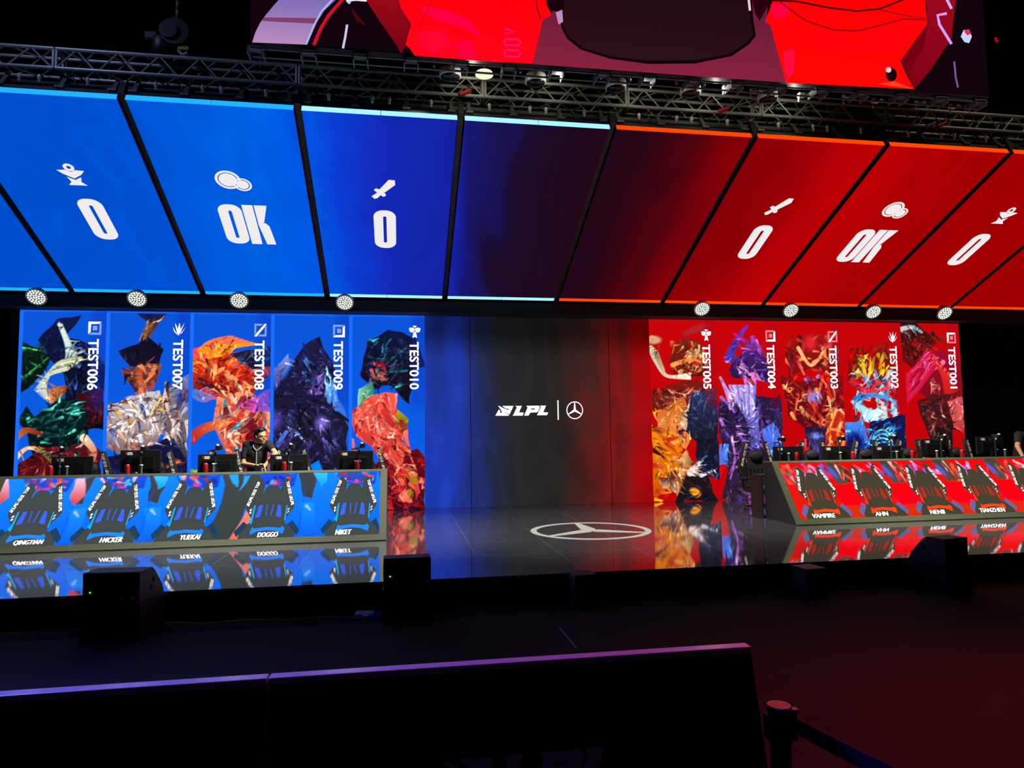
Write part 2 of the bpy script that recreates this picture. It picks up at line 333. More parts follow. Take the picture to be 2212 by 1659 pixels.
# ------------------------------------------------------------------ LED wall
WT = 4.206; XL = -7.067; XR = 5.263; YW = 14.0
wall = thing('led_wall', (2.9, YW, ZS), 'huge LED wall at the back of the stage, blue on the left and red on the right', 'LED wall')
obj('wall_housing', MB().bbox((XL, YW, ZS+.001), (12.83, YW+.12, WT)), CAB, wall, world=True)
cs = [(.0, (28, 66, 196)), (.75, (34, 60, 178)), (1.15, (34, 50, 136)), (1.5, (34, 42, 78)), (1.95, (40, 41, 46)), (2.6, (38, 38, 38)), (3.2, (42, 36, 35)), (3.9, (72, 32, 30)), (4.5, (122, 24, 24)), (5.0, (158, 12, 16)), (5.6, (178, 4, 10))]  # the grey middle stops imitate glare on the dark LED surface
CM = ramp_screen('centre_picture_and_glare', cs, warp=1.0, scale=.5, streak=.2, vdark=True)
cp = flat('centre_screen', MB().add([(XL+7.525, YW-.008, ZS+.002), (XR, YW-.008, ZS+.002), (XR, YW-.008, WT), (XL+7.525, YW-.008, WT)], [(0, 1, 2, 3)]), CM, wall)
tag(cp, 'plain screen area fading from blue over dark grey painted glare to red')
sm = MB()
for x in (1.389, 4.351): sm.bbox((x-.006, YW-.012, ZS+.002), (x+.006, YW-.008, WT))
obj('panel_seam', sm, BLK, wall, world=True)
lg = MB()
for s in LPLM: place(lg, s, (1.90, YW-.014, 2.145), (.21, 0, 0), (0, 0, .205))
tag(flat('league_logo', lg, WHITEL, wall), 'white angular lettering with a slashed parallelogram mark')
lg = MB().bbox((3.212, YW-.016, 2.05), (3.235, YW-.013, 2.46)); flat('divider_bar', lg, WHITEL, wall)
lg = MB()
for s in STAR: place(lg, s, (3.582, YW-.014, 2.25), (.178, 0, 0), (0, 0, .185))
tag(flat('star_logo', lg, WHITEL, wall), 'white three pointed star in a ring')
def icon(kind):
    a = []; d = []
    if kind in ('top', 'bot'):
        br = [(0, 1), (1, 1), (.8, .84), (.2, .82), (.18, .2), (0, .05)]; dm = [(1, .95), (1, 0), (.05, 0), (.22, .16), (.84, .16), (.84, .8)]
        if kind == 'bot': br = [(1-x, 1-y) for x, y in br]; dm = [(1-x, 1-y) for x, y in dm]
        a.append([br]); d += [[dm], [[(.34, .34), (.68, .34), (.68, .68), (.34, .68)]]]
    elif kind == 'mid':
        a.append([[(0, 0), (.16, .22), (.84, 1), (1, 1), (.84, .76), (.2, 0)]]); d += [[[(0, .1), (0, 1), (.7, 1), (.56, .85), (.15, .85), (.15, .3)]], [[(1, .9), (1, 0), (.3, 0), (.42, .15), (.85, .15), (.85, .7)]]]
    elif kind == 'leaf':
        a += [[[(.5, 0), (.36, .12), (.16, .96), (.3, .75)]], [[(.46, .0), (.62, .45), (.52, 1), (.38, .5)]], [[(.56, .1), (.9, .98), (.68, .6), (.58, .35)]], [[(.38, .05), (.0, .66), (.12, .3)]], [[(.6, .12), (1, .66), (.72, .2)]]]
    else:
        a += [[[(.5, .8), (.32, 1), (.68, 1)]], [[(.5, .72), (.28, .86), (0, .8), (.06, .52), (.3, .44), (.42, .54)]], [[(.5, .72), (.72, .86), (1, .8), (.94, .52), (.7, .44), (.58, .54)]], [[(.5, .56), (.38, .4), (.3, .0), (.5, .1), (.7, 0), (.62, .4)]]]
    return [mesh2d(shape2d(l)) for l in a], [mesh2d(shape2d(l)) for l in d]
DIMB = emis('dim_icon_blue', (130, 165, 240), 1.0); DIMR = emis('dim_icon_red', (240, 130, 140), 1.0)
def art(seed, red=False):
    A = Art(1.0, 2.6, 256, 664, *(((182, 4, 8), (176, 2, 6)) if red else ((10, 76, 198), (8, 88, 214)))); return A
def shards(A, cx, cy, r, n, cols, seed, el=1.6):      # a fan of plain angular facets
    rnd = random.Random(seed)
    for _ in range(n):
        a = rnd.uniform(0, 2*PI); x = cx+r*rnd.uniform(0, .8)*math.cos(a); y = cy+r*el*rnd.uniform(0, .8)*math.sin(a); t = rnd.uniform(0, 2*PI); q = r*rnd.uniform(.15, .5)
        P = [(x+q*rnd.uniform(.4, 1.2)*math.cos(t+k*2*PI/4), y+q*rnd.uniform(.4, 1.5)*math.sin(t+k*2*PI/4)) for k in range(4)]
        A.poly(P, rnd.choice(cols), rnd.choice(cols), rnd.uniform(0, 180))
def banner_art(i):
    R = i >= 5; A = art(i, R); P, S, B, Fl, Sh = A.poly, A.stroke, A.blob, A.flow, (lambda *a, **k: shards(A, *a, **k))
    if i == 0:
        P([(0, .42), (.42, .52), (.3, .8), (0, 1.08)], (8, 34, 20), (4, 14, 16)); S([(.0, .47), (.3, .52)], .012, .006, (120, 220, 120)); S([(.02, .9), (.34, .6)], .02, .004, (20, 90, 50), (60, 190, 90))
        P([(.2, .38), (.42, .1), (.7, .08), (.52, .34), (.82, .42), (1, .7), (1, 1.5), (.6, 1.5), (.52, .8)], (14, 22, 66), (6, 8, 20)); Fl([(.5, .3), (1, .6), (1, 1.4), (.6, 1.3)], 26, [(20, 40, 110), (60, 90, 150), (8, 10, 30)], 70, 40, .35, .02, 3)
        for k in range(9): S([(.46+.02*k, .18+.05*k), (.62-.01*k, .5+.02*k), (.7, .72)], .028, .004, (205, 222, 214), (60, 100, 130))
        for k in range(15): S([(.72-.012*k, .6+.01*k), (.46-.01*k, .66+.014*k), (.2+.012*k, 1.0+.012*k)], .026, .004, random.Random(k).choice([(206, 208, 168), (168, 166, 110), (236, 236, 214), (60, 64, 50)]), (196, 206, 190))
        P([(.34, 1.0), (.56, .95), (.5, 1.18), (.36, 1.16)], (226, 140, 84), (120, 50, 26), 0)
        P([(.02, 1.38), (.1, 1.18), (.22, 1.34), (.5, 1.1), (.78, 1.2), (.82, 1.62), (.78, 1.9), (.2, 1.9), (.14, 1.5)], (6, 32, 32), (3, 12, 14)); Fl([(.1, 1.3), (.7, 1.15), (.8, 1.6), (.3, 1.7)], 34, [(20, 92, 84), (84, 214, 188), (6, 40, 40), (14, 60, 56)], 150, 30, .22, .02, 5)
        P([(.66, 1.05), (1, 1.0), (1, 1.4), (.82, 1.5), (.8, 1.25)], (70, 12, 20), (30, 6, 12))
        P([(0, 1.95), (.3, 1.72), (.86, 1.66), (1, 1.78), (.94, 2.1), (.7, 2.6), (.1, 2.6), (0, 2.4)], (84, 14, 22), (44, 6, 14)); Fl([(0, 1.9), (.9, 1.7), (.9, 2.5), (0, 2.6)], 40, [(110, 22, 24), (60, 8, 18), (150, 46, 26), (34, 6, 12)], 60, 50, .35, .03, 8)
        S([(-.02, 1.62), (.12, 1.5), (.3, 1.55)], .05, .02, (214, 110, 50), (120, 30, 20)); S([(.0, 1.86), (.14, 1.72), (.34, 1.72)], .035, .006, (250, 232, 190), (230, 120, 60)); S([(.78, 1.6), (.9, 1.78), (.84, 2.0)], .05, .02, (240, 214, 180), (170, 50, 30))
        for k in range(6): S([(.28+.05*k, 1.74+.03*k), (.52+.03*k, 2.0+.04*k), (.66+.03*k, 2.34)], .024, .008, [(84, 84, 50), (120, 118, 70), (50, 50, 34)][k % 3], (170, 110, 50))
    elif i == 1:
        P([(.36, 0), (.74, 0), (.66, .12), (.5, .16)], (26, 24, 78), (30, 30, 60)); P([(.46, .14), (.6, .14), (.5, .4), (.38, .36)], (150, 108, 70), (60, 30, 26), 0)
        P([(.14, .5), (.5, .34), (.7, .5), (.62, .72), (.3, .7)], (14, 12, 30), (20, 16, 40)); P([(.2, .74), (.66, .68), (.6, .9), (.34, 1.04)], (150, 70, 40), (60, 26, 24)); Fl([(.2, .4), (.66, .4), (.6, .95), (.2, 1.0)], 22, [(40, 24, 50), (84, 50, 84), (10, 8, 20)], 60, 30, .25, .014, 2)
        Fl([(.3, .7), (.6, .66), (.56, 1.04), (.36, 1.1)], 18, [(214, 110, 64), (160, 66, 40), (240, 150, 90)], 70, 50, .2, .03, 12)
        P([(0, 1.2), (.3, 1.1), (.64, 1.0), (.78, 1.3), (.6, 1.72), (.22, 1.84), (0, 1.7)], (196, 190, 196), (120, 90, 90)); Fl([(0, 1.15), (.7, 1.0), (.75, 1.4), (.3, 1.8), (0, 1.7)], 46, [(240, 236, 240), (206, 130, 44), (120, 54, 20), (24, 50, 140), (90, 84, 96), (250, 190, 90)], 30, 50, .3, .022, 4)
        P([(.72, 1.0), (1, .8), (1, 1.9), (.8, 1.9), (.7, 1.4)], (150, 150, 160), (60, 50, 60)); Fl([(.7, .9), (1, .8), (1, 1.9), (.7, 1.9)], 28, [(214, 190, 180), (140, 70, 30), (70, 70, 90), (30, 24, 36)], 100, 30, .35, .03, 9)
        P([(0, 1.85), (.3, 1.8), (.8, 1.6), (1, 1.9), (.95, 2.6), (0, 2.6)], (18, 22, 60), (12, 12, 30)); Fl([(0, 1.8), (1, 1.8), (1, 2.6), (0, 2.6)], 26, [(20, 30, 90), (10, 12, 30), (50, 30, 30), (20, 20, 50)], 60, 60, .4, .03, 6)
        S([(.6, 1.95), (.75, 1.98), (.92, 1.9)], .022, .01, (240, 140, 60), (120, 40, 20)); S([(.6, 2.1), (.8, 2.28), (1, 2.12)], .03, .012, (250, 150, 20), (230, 90, 10)); S([(.78, 2.26), (.84, 2.6)], .04, .02, (240, 150, 40), (110, 40, 14))
        Sh(.66, 2.42, .14, 8, [(240, 224, 224), (180, 150, 140), (220, 200, 200)], 3); Sh(.94, 2.4, .12, 8, [(244, 228, 220), (160, 120, 100), (230, 200, 190)], 5)
    elif i == 2:
        for k in range(12): S([(.04+.1*k % .5, .72-.02*k), (.2+.04*k, .42), (.5+.03*k, .3+.01*k)], .05, .006, [(250, 190, 20), (244, 90, 20), (240, 50, 70), (255, 130, 30)][k % 4], [(240, 60, 110), (250, 150, 40)][k % 2])
        P([(.02, .7), (.3, .58), (.6, .52), (.9, .5), (1, .8), (.74, 1.1), (.3, 1.14), (.06, 1.0)], (210, 50, 16), (150, 20, 14)); Fl([(.05, .66), (.95, .5), (.98, .9), (.3, 1.14), (.08, 1.0)], 50, [(236, 90, 40), (250, 160, 100), (180, 26, 16), (90, 14, 20), (30, 26, 50), (250, 120, 60)], 20, 60, .25, .03, 21)
        P([(.5, .55), (1, .42), (1, .7), (.75, .72)], (40, 30, 60), (16, 14, 34)); Fl([(.5, .5), (1, .4), (1, .75), (.7, .75)], 12, [(0, 90, 120), (30, 24, 50), (110, 90, 150)], 160, 20, .3, .018, 1)
        P([(.34, 1.1), (.72, 1.0), (1, 1.18), (1, 2.3), (.7, 1.86), (.5, 1.9), (.32, 1.5)], (226, 150, 110), (170, 36, 26)); Fl([(.3, 1.1), (1, 1.05), (1, 2.1), (.6, 1.9), (.35, 1.5)], 60, [(250, 190, 150), (220, 60, 40), (160, 24, 26), (80, 20, 40), (0, 130, 170), (240, 110, 60)], 110, 40, .35, .035, 7)
        P([(.6, 1.2), (1, 1.0), (1, 1.3), (.8, 1.3)], (220, 50, 130), (150, 90, 200), 0); P([(0, .98), (.14, 1.0), (.34, 1.12), (.2, 1.16), (0, 1.1)], (40, 120, 200), (180, 90, 160), 0)
        S([(.0, 1.66), (.2, 1.5), (.42, 1.44)], .07, .05, (150, 20, 20), (232, 110, 60)); P([(.62, 1.5), (.8, 1.36), (.92, 1.8), (.84, 2.2), (.6, 2.3)], (120, 16, 26), (40, 10, 30)); Fl([(.6, 1.5), (.9, 1.4), (.9, 2.2), (.6, 2.3)], 20, [(180, 30, 30), (30, 14, 40), (220, 60, 40)], 100, 20, .3, .03, 2)
        P([(0, 2.02), (.4, 2.06), (.8, 2.24), (1, 2.42), (1, 2.6), (0, 2.6)], (56, 92, 150), (30, 50, 120)); Fl([(0, 2.02), (.8, 2.2), (1, 2.6), (0, 2.6)], 22, [(90, 120, 170), (36, 60, 120), (120, 150, 200)], 20, 30, .4, .03, 5)
        for k in range(9): B(.04+.09*k, 2.03+.022*k, .06, .024, 14, [(110, 150, 50), (160, 180, 70), (70, 110, 40)][k % 3])
    elif i == 3:
        P([(.22, .8), (.4, .42), (.62, .3), (.66, .44), (.78, .6), (.84, 1.0), (.98, 1.5), (1, 2.6), (.34, 2.6), (0, 2.4), (0, 1.0)], (26, 24, 62), (22, 20, 34)); P([(0, .8), (.22, .52), (.26, .66), (.06, 1.02)], (120, 140, 220), (50, 50, 120)); P([(.66, .64), (.84, 1.0), (1, 1.5), (.9, 1.4), (.7, 1.1)], (130, 190, 250), (40, 90, 200))
        Fl([(.3, .4), (.7, .3), (.8, .9), (.3, 1.0)], 40, [(14, 14, 40), (30, 40, 110), (60, 110, 190), (20, 16, 36)], 60, 30, .35, .02, 3); Fl([(.4, .8), (.66, .7), (.66, 1.05), (.44, 1.1)], 12, [(120, 90, 180), (70, 50, 110), (40, 30, 70)], 110, 40, .2, .03, 6)
        Fl([(0, 1.1), (1, 1.1), (1, 2.5), (0, 2.4)], 70, [(34, 28, 60), (20, 16, 30), (70, 50, 130), (16, 14, 28), (30, 40, 90)], 80, 50, .5, .03, 13); B(.06, 1.42, .1, .16, 20, (84, 64, 170), 1); B(.66, 1.44, .1, .09, 0, (120, 100, 200), 1)
        S([(.1, 1.72), (.26, 1.52), (.44, 1.68)], .03, .01, (50, 90, 180), (120, 160, 240)); P([(.5, 2.0), (.64, 1.92), (.74, 2.56), (.5, 2.3)], (0, 116, 250)); P([(.86, 2.0), (1, 2.1), (1, 2.6), (.9, 2.6)], (0, 110, 250)); P([(.5, 2.28), (.78, 2.6), (.7, 2.6), (.52, 2.4)], (120, 160, 230))
        for k in range(14): r = random.Random(k+40); B(.2+r.random()*.5, 1.0+r.random()*1.2, .014, .008, 60, (220, 190, 230), 2)
    elif i == 4:
        P([(.16, .8), (.22, .36), (.5, .2), (.9, .3), (1, .7), (.86, .72), (.8, 1.2), (.56, .96), (.3, .98)], (14, 20, 60), (20, 10, 20)); Fl([(.2, .3), (.9, .3), (.9, 1.0), (.3, 1.0)], 46, [(8, 12, 30), (30, 80, 120), (20, 110, 110), (60, 16, 26), (14, 20, 60)], 150, 30, .45, .014, 4)
        Fl([(.22, .66), (.46, .6), (.5, .9), (.26, .92)], 16, [(200, 40, 60), (120, 20, 40), (40, 110, 70), (230, 80, 90)], 30, 40, .16, .02, 6)
        P([(.12, .98), (.3, .9), (.32, 1.1), (.1, 1.22)], (130, 200, 160), (50, 110, 90), 0)
        P([(0, 1.3), (.3, 1.08), (.62, 1.04), (.64, 1.6), (.84, 2.0), (.7, 2.1), (.4, 1.9), (.1, 1.6)], (228, 84, 66), (176, 30, 30)); Fl([(0, 1.3), (.3, 1.05), (.64, 1.0), (.66, 1.6), (.84, 2.0), (.4, 1.9), (.1, 1.6)], 60, [(244, 120, 96), (200, 40, 40), (150, 20, 26), (250, 150, 130), (220, 70, 50)], 70, 30, .4, .03, 7)
        P([(.64, 1.26), (.78, 1.4), (.7, 1.66), (.58, 1.5)], (180, 160, 20), (30, 26, 14)); P([(0, 1.6), (.08, 1.66), (.06, 2.1), (0, 2.0)], (240, 120, 90), (160, 30, 40))
        P([(.3, 2.0), (.9, 1.8), (1, 1.9), (1, 3), (.0, 3), (.0, 2.2)], (96, 10, 20), (56, 8, 24)); Fl([(0, 2.0), (1, 1.85), (1, 2.6), (0, 2.6)], 60, [(150, 20, 26), (70, 8, 24), (210, 40, 34), (50, 8, 30), (110, 14, 30)], 60, 40, .4, .03, 8)
        S([(.02, 2.0), (.14, 2.2), (.3, 2.32)], .045, .02, (244, 200, 214), (190, 30, 50)); Fl([(.36, 1.2), (.66, 1.1), (.96, 2.5), (.66, 2.5)], 40, [(240, 116, 96), (200, 50, 40), (226, 90, 70), (150, 20, 30)], 66, 20, .6, .05, 17); Sh(.78, 2.28, .14, 6, [(196, 160, 20), (150, 120, 10)], 3); Sh(.95, 2.3, .1, 6, [(244, 130, 110), (226, 70, 60)], 8)
        P([(0, 2.3), (.36, 2.5), (.3, 2.6), (0, 2.6)], (60, 10, 30), (40, 8, 24))
    elif i == 5:
        B(.06, .3, .12, .06, 0, (196, 156, 110)); B(.7, .14, .2, .05, -20, (160, 30, 40)); P([(.3, .6), (.36, .36), (.52, .26), (.78, .34), (.92, .6), (.8, .8), (.4, .86)], (120, 30, 20), (84, 16, 14)); Fl([(.28, .3), (.8, .3), (.9, .7), (.4, .86)], 30, [(214, 180, 130), (160, 60, 30), (110, 26, 16), (230, 130, 60)], 100, 40, .2, .03, 2)
        for k in range(9): S([(.02+.01*k, .42+.01*k), (.1+.01*k, .62+.01*k), (.26, .82), (.6, .78+.01*k)], .04, .01, [(226, 220, 196), (180, 190, 160), (150, 120, 80)][k % 3], (240, 226, 200))
        S([(.34, .66), (.6, .58), (.8, .62)], .035, .012, (244, 140, 70), (214, 100, 50))
        P([(.02, 1.0), (.7, .86), (.9, 1.0), (.4, 1.2), (.0, 1.3)], (120, 20, 14), (90, 30, 20)); Fl([(0, 1.0), (.7, .9), (.8, 1.2), (.1, 1.3)], 20, [(190, 110, 60), (120, 20, 20), (60, 20, 20), (230, 190, 150)], 10, 40, .25, .03, 3)
        P([(.1, 1.3), (.5, 1.12), (.66, 1.5), (.5, 1.86), (.1, 1.6)], (190, 90, 34), (230, 130, 60)); P([(.34, 1.72), (.62, 1.1), (.8, 1.1), (.44, 1.76)], (236, 210, 170), (190, 130, 90)); P([(.62, 1.06), (1, 1.0), (1, 1.76), (.66, 1.76), (.5, 1.6)], (40, 50, 90), (24, 22, 40)); P([(.66, 1.72), (1, 1.72), (1, 2.3), (.66, 2.2)], (20, 20, 34), (16, 20, 50)); Fl([(.5, 1.1), (1, 1.0), (1, 2.3), (.64, 2.2)], 18, [(70, 90, 140), (30, 36, 70), (14, 14, 30)], 120, 40, .4, .012, 5)
        P([(0, 1.5), (.4, 1.7), (.5, 2.0), (.3, 2.3), (0, 2.6)], (236, 130, 10), (180, 70, 8)); Fl([(0, 1.3), (.5, 1.6), (.6, 2.2), (.1, 2.6), (0, 2.6)], 50, [(250, 170, 20), (210, 90, 20), (120, 30, 16), (50, 16, 20), (236, 150, 90), (180, 30, 10)], 40, 60, .3, .03, 9)
        Sh(.42, 2.3, .3, 22, [(236, 190, 120), (190, 110, 50), (70, 30, 26), (210, 160, 130), (110, 50, 30)], 4, el=1.3); P([(.5, 2.2), (.8, 2.2), (.96, 2.6), (.3, 2.6)], (30, 18, 24), (20, 16, 26)); B(.62, 2.48, .09, .06, 30, (250, 150, 30)); S([(.55, 2.2), (.7, 2.05)], .05, .02, (220, 180, 170)); S([(.72, 2.24), (.94, 2.16)], .03, .01, (220, 210, 230))
    elif i == 6:
        S([(.5, .08), (.3, .34), (.2, .56)], .02, .07, (120, 40, 170), (60, 50, 160)); S([(.3, .2), (.52, .36), (.66, .58)], .015, .06, (170, 30, 120), (90, 40, 140)); Fl([(.2, .3), (.7, .2), (.8, .6), (.2, .6)], 16, [(90, 50, 170), (160, 60, 160), (60, 40, 120)], 60, 40, .3, .025, 9); P([(.2, .7), (.4, .48), (.64, .44), (.86, .6), (.84, .9), (.5, .86), (.26, .84)], (70, 30, 110), (30, 14, 50)); Fl([(.2, .5), (.86, .5), (.84, .9), (.26, .84)], 30, [(150, 90, 190), (60, 30, 110), (210, 140, 170), (34, 16, 60)], 20, 50, .25, .025, 3)
        Fl([(.4, .78), (.62, .76), (.6, 1.08), (.44, 1.1)], 14, [(220, 120, 190), (150, 70, 170), (110, 50, 140)], 90, 30, .2, .035, 5)
        P([(0, 1.2), (.3, 1.08), (.7, 1.1), (1, 1.16), (1, 1.9), (.84, 2.1), (1, 2.6), (0, 2.6), (.14, 2.2), (.04, 1.8)], (36, 24, 60), (44, 30, 44)); Fl([(0, 1.1), (1, 1.1), (1, 2.0), (.8, 2.6), (.1, 2.6)], 60, [(60, 40, 120), (26, 16, 50), (150, 90, 190), (36, 26, 60), (20, 14, 36)], 80, 50, .45, .025, 8)
        for k in range(14): S([(.2+.03*k, .96), (.3+.02*k, 1.2+.02*k), (.46+.012*k, 1.5), (.5+.01*k, 1.86)], .018, .004, [(170, 160, 236), (120, 110, 210), (210, 170, 220)][k % 3], (70, 70, 160))
        for k in range(7): S([(.06+.02*k, .84+.05*k), (.2, 1.06+.04*k), (.34, 1.1)], .018, .004, [(200, 150, 210), (150, 130, 220)][k % 2])
        P([(.66, 1.6), (.84, 1.5), (1, 1.72), (.9, 2.1), (.74, 1.9)], (84, 116, 230), (50, 80, 200)); P([(.0, 1.8), (.14, 1.8), (.12, 2.1), (0, 2.1)], (70, 110, 220)); S([(.2, 1.7), (.24, 2.0), (.16, 2.3)], .02, .01, (200, 120, 200), (160, 80, 190)); P([(.84, 2.1), (.92, 2.04), (1, 2.5), (.96, 2.6)], (196, 4, 8)); P([(.0, 2.14), (.1, 2.12), (.02, 2.3), (0, 2.3)], (200, 10, 20))
    elif i == 7:
        P([(.06, .5), (.3, .2), (.7, .2), (.98, .5), (.84, .8), (.5, .7), (.16, .8)], (150, 20, 16), (110, 14, 14)); Fl([(.06, .2), (.96, .2), (.96, .8), (.1, .8)], 50, [(214, 50, 30), (120, 16, 16), (236, 150, 80), (60, 10, 20), (190, 30, 60)], 30, 70, .28, .03, 3); S([(.3, .4), (.5, .66), (.74, .4)], .03, .012, (244, 180, 110), (230, 150, 90)); B(.5, .32, .1, .12, 0, (214, 30, 40), 1.2)
        Fl([(.36, .78), (.62, .78), (.58, 1.04), (.42, 1.04)], 14, [(150, 130, 220), (110, 90, 190), (90, 70, 150)], 80, 40, .14, .02, 61)
        P([(.0, .8), (.3, .9), (.7, .9), (1, .8), (1, 1.5), (.84, 1.6), (.6, 1.8), (.36, 1.6), (.1, 1.4)], (110, 14, 16), (70, 10, 20)); Fl([(0, .8), (1, .8), (1, 1.5), (.6, 1.7), (.1, 1.4)], 64, [(210, 40, 30), (90, 10, 16), (240, 160, 90), (150, 20, 24), (40, 14, 40)], 60, 60, .3, .03, 5); B(.52, 1.12, .13, .09, 0, (150, 110, 190), 1.4)
        P([(.34, 1.56), (.72, 1.56), (.66, 2.4), (.52, 2.6), (.36, 2.1)], (32, 22, 54), (40, 28, 70)); B(.52, 1.7, .12, .06, 0, (110, 130, 230), 1.2); B(.52, 1.9, .06, .14, 0, (70, 60, 140), 1)
        P([(.7, 1.4), (1, 1.3), (1, 2.3), (.72, 2.3), (.66, 1.9)], (170, 40, 20), (200, 20, 14)); Fl([(.68, 1.3), (1, 1.3), (1, 2.4), (.7, 2.4)], 34, [(244, 130, 50), (190, 30, 16), (110, 14, 14), (250, 170, 110)], 60, 60, .3, .025, 6); Fl([(.1, 1.9), (.4, 1.7), (.44, 2.4), (.0, 2.4)], 26, [(200, 20, 20), (90, 10, 16), (240, 60, 70)], 110, 30, .4, .03, 7)
    elif i == 8:
        Fl([(.1, .4), (.8, .3), (.8, .9), (.1, .9)], 30, [(120, 14, 10), (90, 20, 14), (150, 30, 14)], -70, 30, .4, .04, 2)
        Fl([(.14, .5), (.74, .46), (.8, .84), (.2, .86)], 34, [(226, 170, 20), (200, 120, 14), (120, 120, 40), (250, 210, 60)], -70, 40, .26, .026, 31)
        Fl([(.14, .74), (.86, .7), (.9, 1.5), (.14, 1.5)], 70, [(120, 200, 226), (170, 224, 236), (80, 130, 190), (200, 60, 70), (40, 30, 70), (236, 190, 180)], 80, 70, .22, .03, 4)
        S([(.16, .9), (.4, 1.05), (.8, .98)], .05, .02, (190, 30, 50), (230, 60, 70)); S([(.2, 1.16), (.5, 1.1), (.86, 1.2)], .045, .015, (20, 110, 210), (60, 170, 250))
        for k in range(14): S([(.14+.02*k, 1.2+.01*k), (.34+.03*(k % 4), 1.36+.01*k), (.7, 1.26+.02*k)], .024, .006, (150, 206, 220), (214, 236, 240))
        P([(0, 1.5), (.3, 1.5), (.4, 2.0), (.1, 2.2), (0, 2.1)], (60, 130, 230), (30, 60, 170)); B(.14, 1.84, .14, .18, 10, (14, 20, 90), 2); P([(.4, 1.5), (1, 1.4), (1, 2.6), (.0, 2.6), (.3, 2.2)], (20, 20, 70), (24, 16, 50))
        for k in range(5): S([(.6+.16*math.cos(t), 1.8+.05*k+(.16-.01*k)*math.sin(t)*1.1) for t in [j*PI/4 for j in range(9)]], .014, .01, (40, 170, 240), (120, 220, 250))
        Fl([(.3, 1.5), (1, 1.5), (1, 2.0), (.3, 2.0)], 30, [(0, 120, 210), (30, 60, 150), (80, 200, 240)], 60, 80, .14, .016, 9); S([(.0, 2.1), (.3, 2.3), (.7, 2.56)], .05, .02, (170, 170, 240), (70, 60, 150)); S([(0, 2.0), (.2, 2.2)], .02, .01, (150, 60, 60), (200, 190, 250))
    else:
        P([(.0, 0), (.3, .0), (.6, .3), (.2, .7), (0, .6)], (50, 16, 14), (110, 10, 14)); S([(.02, .1), (.2, .06), (.36, .14)], .04, .02, (200, 190, 200), (120, 160, 170)); Fl([(0, 0), (.8, 0), (.8, .5), (0, .7)], 26, [(90, 14, 14), (40, 12, 14), (150, 20, 24), (200, 40, 40)], 20, 50, .4, .03, 3)
        P([(.3, .5), (.7, .4), (1, .6), (1, 1.2), (.5, 1.2), (.1, 1.0)], (150, 10, 40), (110, 8, 20))
        for k in range(22): S([(.42+.02*k % .3, .46+.01*k), (.3-.01*(k % 8), .6+.02*k), (.05, .8+.02*k)], .035, .006, [(226, 40, 110), (190, 16, 50), (250, 110, 170), (140, 8, 30)][k % 4], (200, 20, 60))
        for k in range(16): S([(.5+.02*k, .5+.02*k), (.66+.015*k, .8+.01*k), (.7+.02*k, 1.2)], .03, .008, [(220, 30, 50), (150, 10, 24), (240, 80, 60)][k % 3], (190, 20, 20))
        Fl([(.44, .9), (.6, .8), (.62, 1.2), (.46, 1.2)], 10, [(200, 130, 120), (150, 60, 60), (120, 40, 40)], 80, 40, .16, .03, 4)
        P([(.2, 1.2), (.5, 1.1), (1, 1.06), (1, 1.7), (.7, 1.6), (.56, 2.0), (.4, 1.8), (.3, 1.5)], (84, 20, 24), (40, 12, 16)); Fl([(.25, 1.2), (.6, 1.1), (.7, 1.6), (.4, 1.7)], 24, [(20, 30, 30), (60, 20, 24), (150, 90, 80), (110, 20, 24)], 120, 50, .25, .025, 6); P([(.74, 1.2), (1, 1.14), (1, 1.7), (.8, 1.6)], (226, 110, 110), (160, 40, 40))
        P([(.44, 1.6), (.8, 1.56), (.78, 2.2), (.9, 2.6), (.36, 2.6), (.4, 2.0)], (34, 16, 18), (26, 12, 16)); Fl([(.4, 1.6), (.84, 1.6), (.84, 2.6), (.36, 2.6)], 30, [(70, 20, 24), (24, 10, 14), (120, 70, 70), (200, 190, 200)], 100, 40, .25, .014, 8)
        P([(.0, 2.0), (.2, 2.1), (.3, 2.6), (0, 2.6)], (190, 4, 8))
    A.texture(520, i+3, (179, 3, 7) if R else (9, 82, 206)); A.texture(260, i+50, (179, 3, 7) if R else (9, 82, 206), .05, .007)
    if not R: A.C[:, :12] = (24, 100, 236); A.C[:7] = (18, 90, 222)
    # a darker margin behind the lettering
    k = np.clip((A.U-.78)/.1, 0, 1)[..., None]*np.clip((1.35-A.V)/.2, 0, 1)[..., None]*.38; A.C = A.C*(1-k)+np.array((150, 8, 22) if R else (12, 44, 170))*k
    return A
words = ['TEST006', 'TEST007', 'TEST008', 'TEST009', 'TEST010', 'TEST005', 'TEST004', 'TEST003', 'TEST002', 'TEST001']
kinds = ['top', 'leaf', 'mid', 'bot', 'sup', 'sup', 'bot', 'mid', 'leaf', 'top']
descs = ['blue banner picture with green and maroon painted strokes', 'blue banner picture with gold and white painted facets', 'blue banner picture with orange flame strokes', 'blue banner picture with dark violet strokes', 'blue banner picture with coral and teal strokes',
         'red banner picture with orange and cream facets', 'red banner picture with violet strokes', 'red banner picture with crimson facets', 'red banner picture with light blue strokes', 'red banner picture with pink strokes']
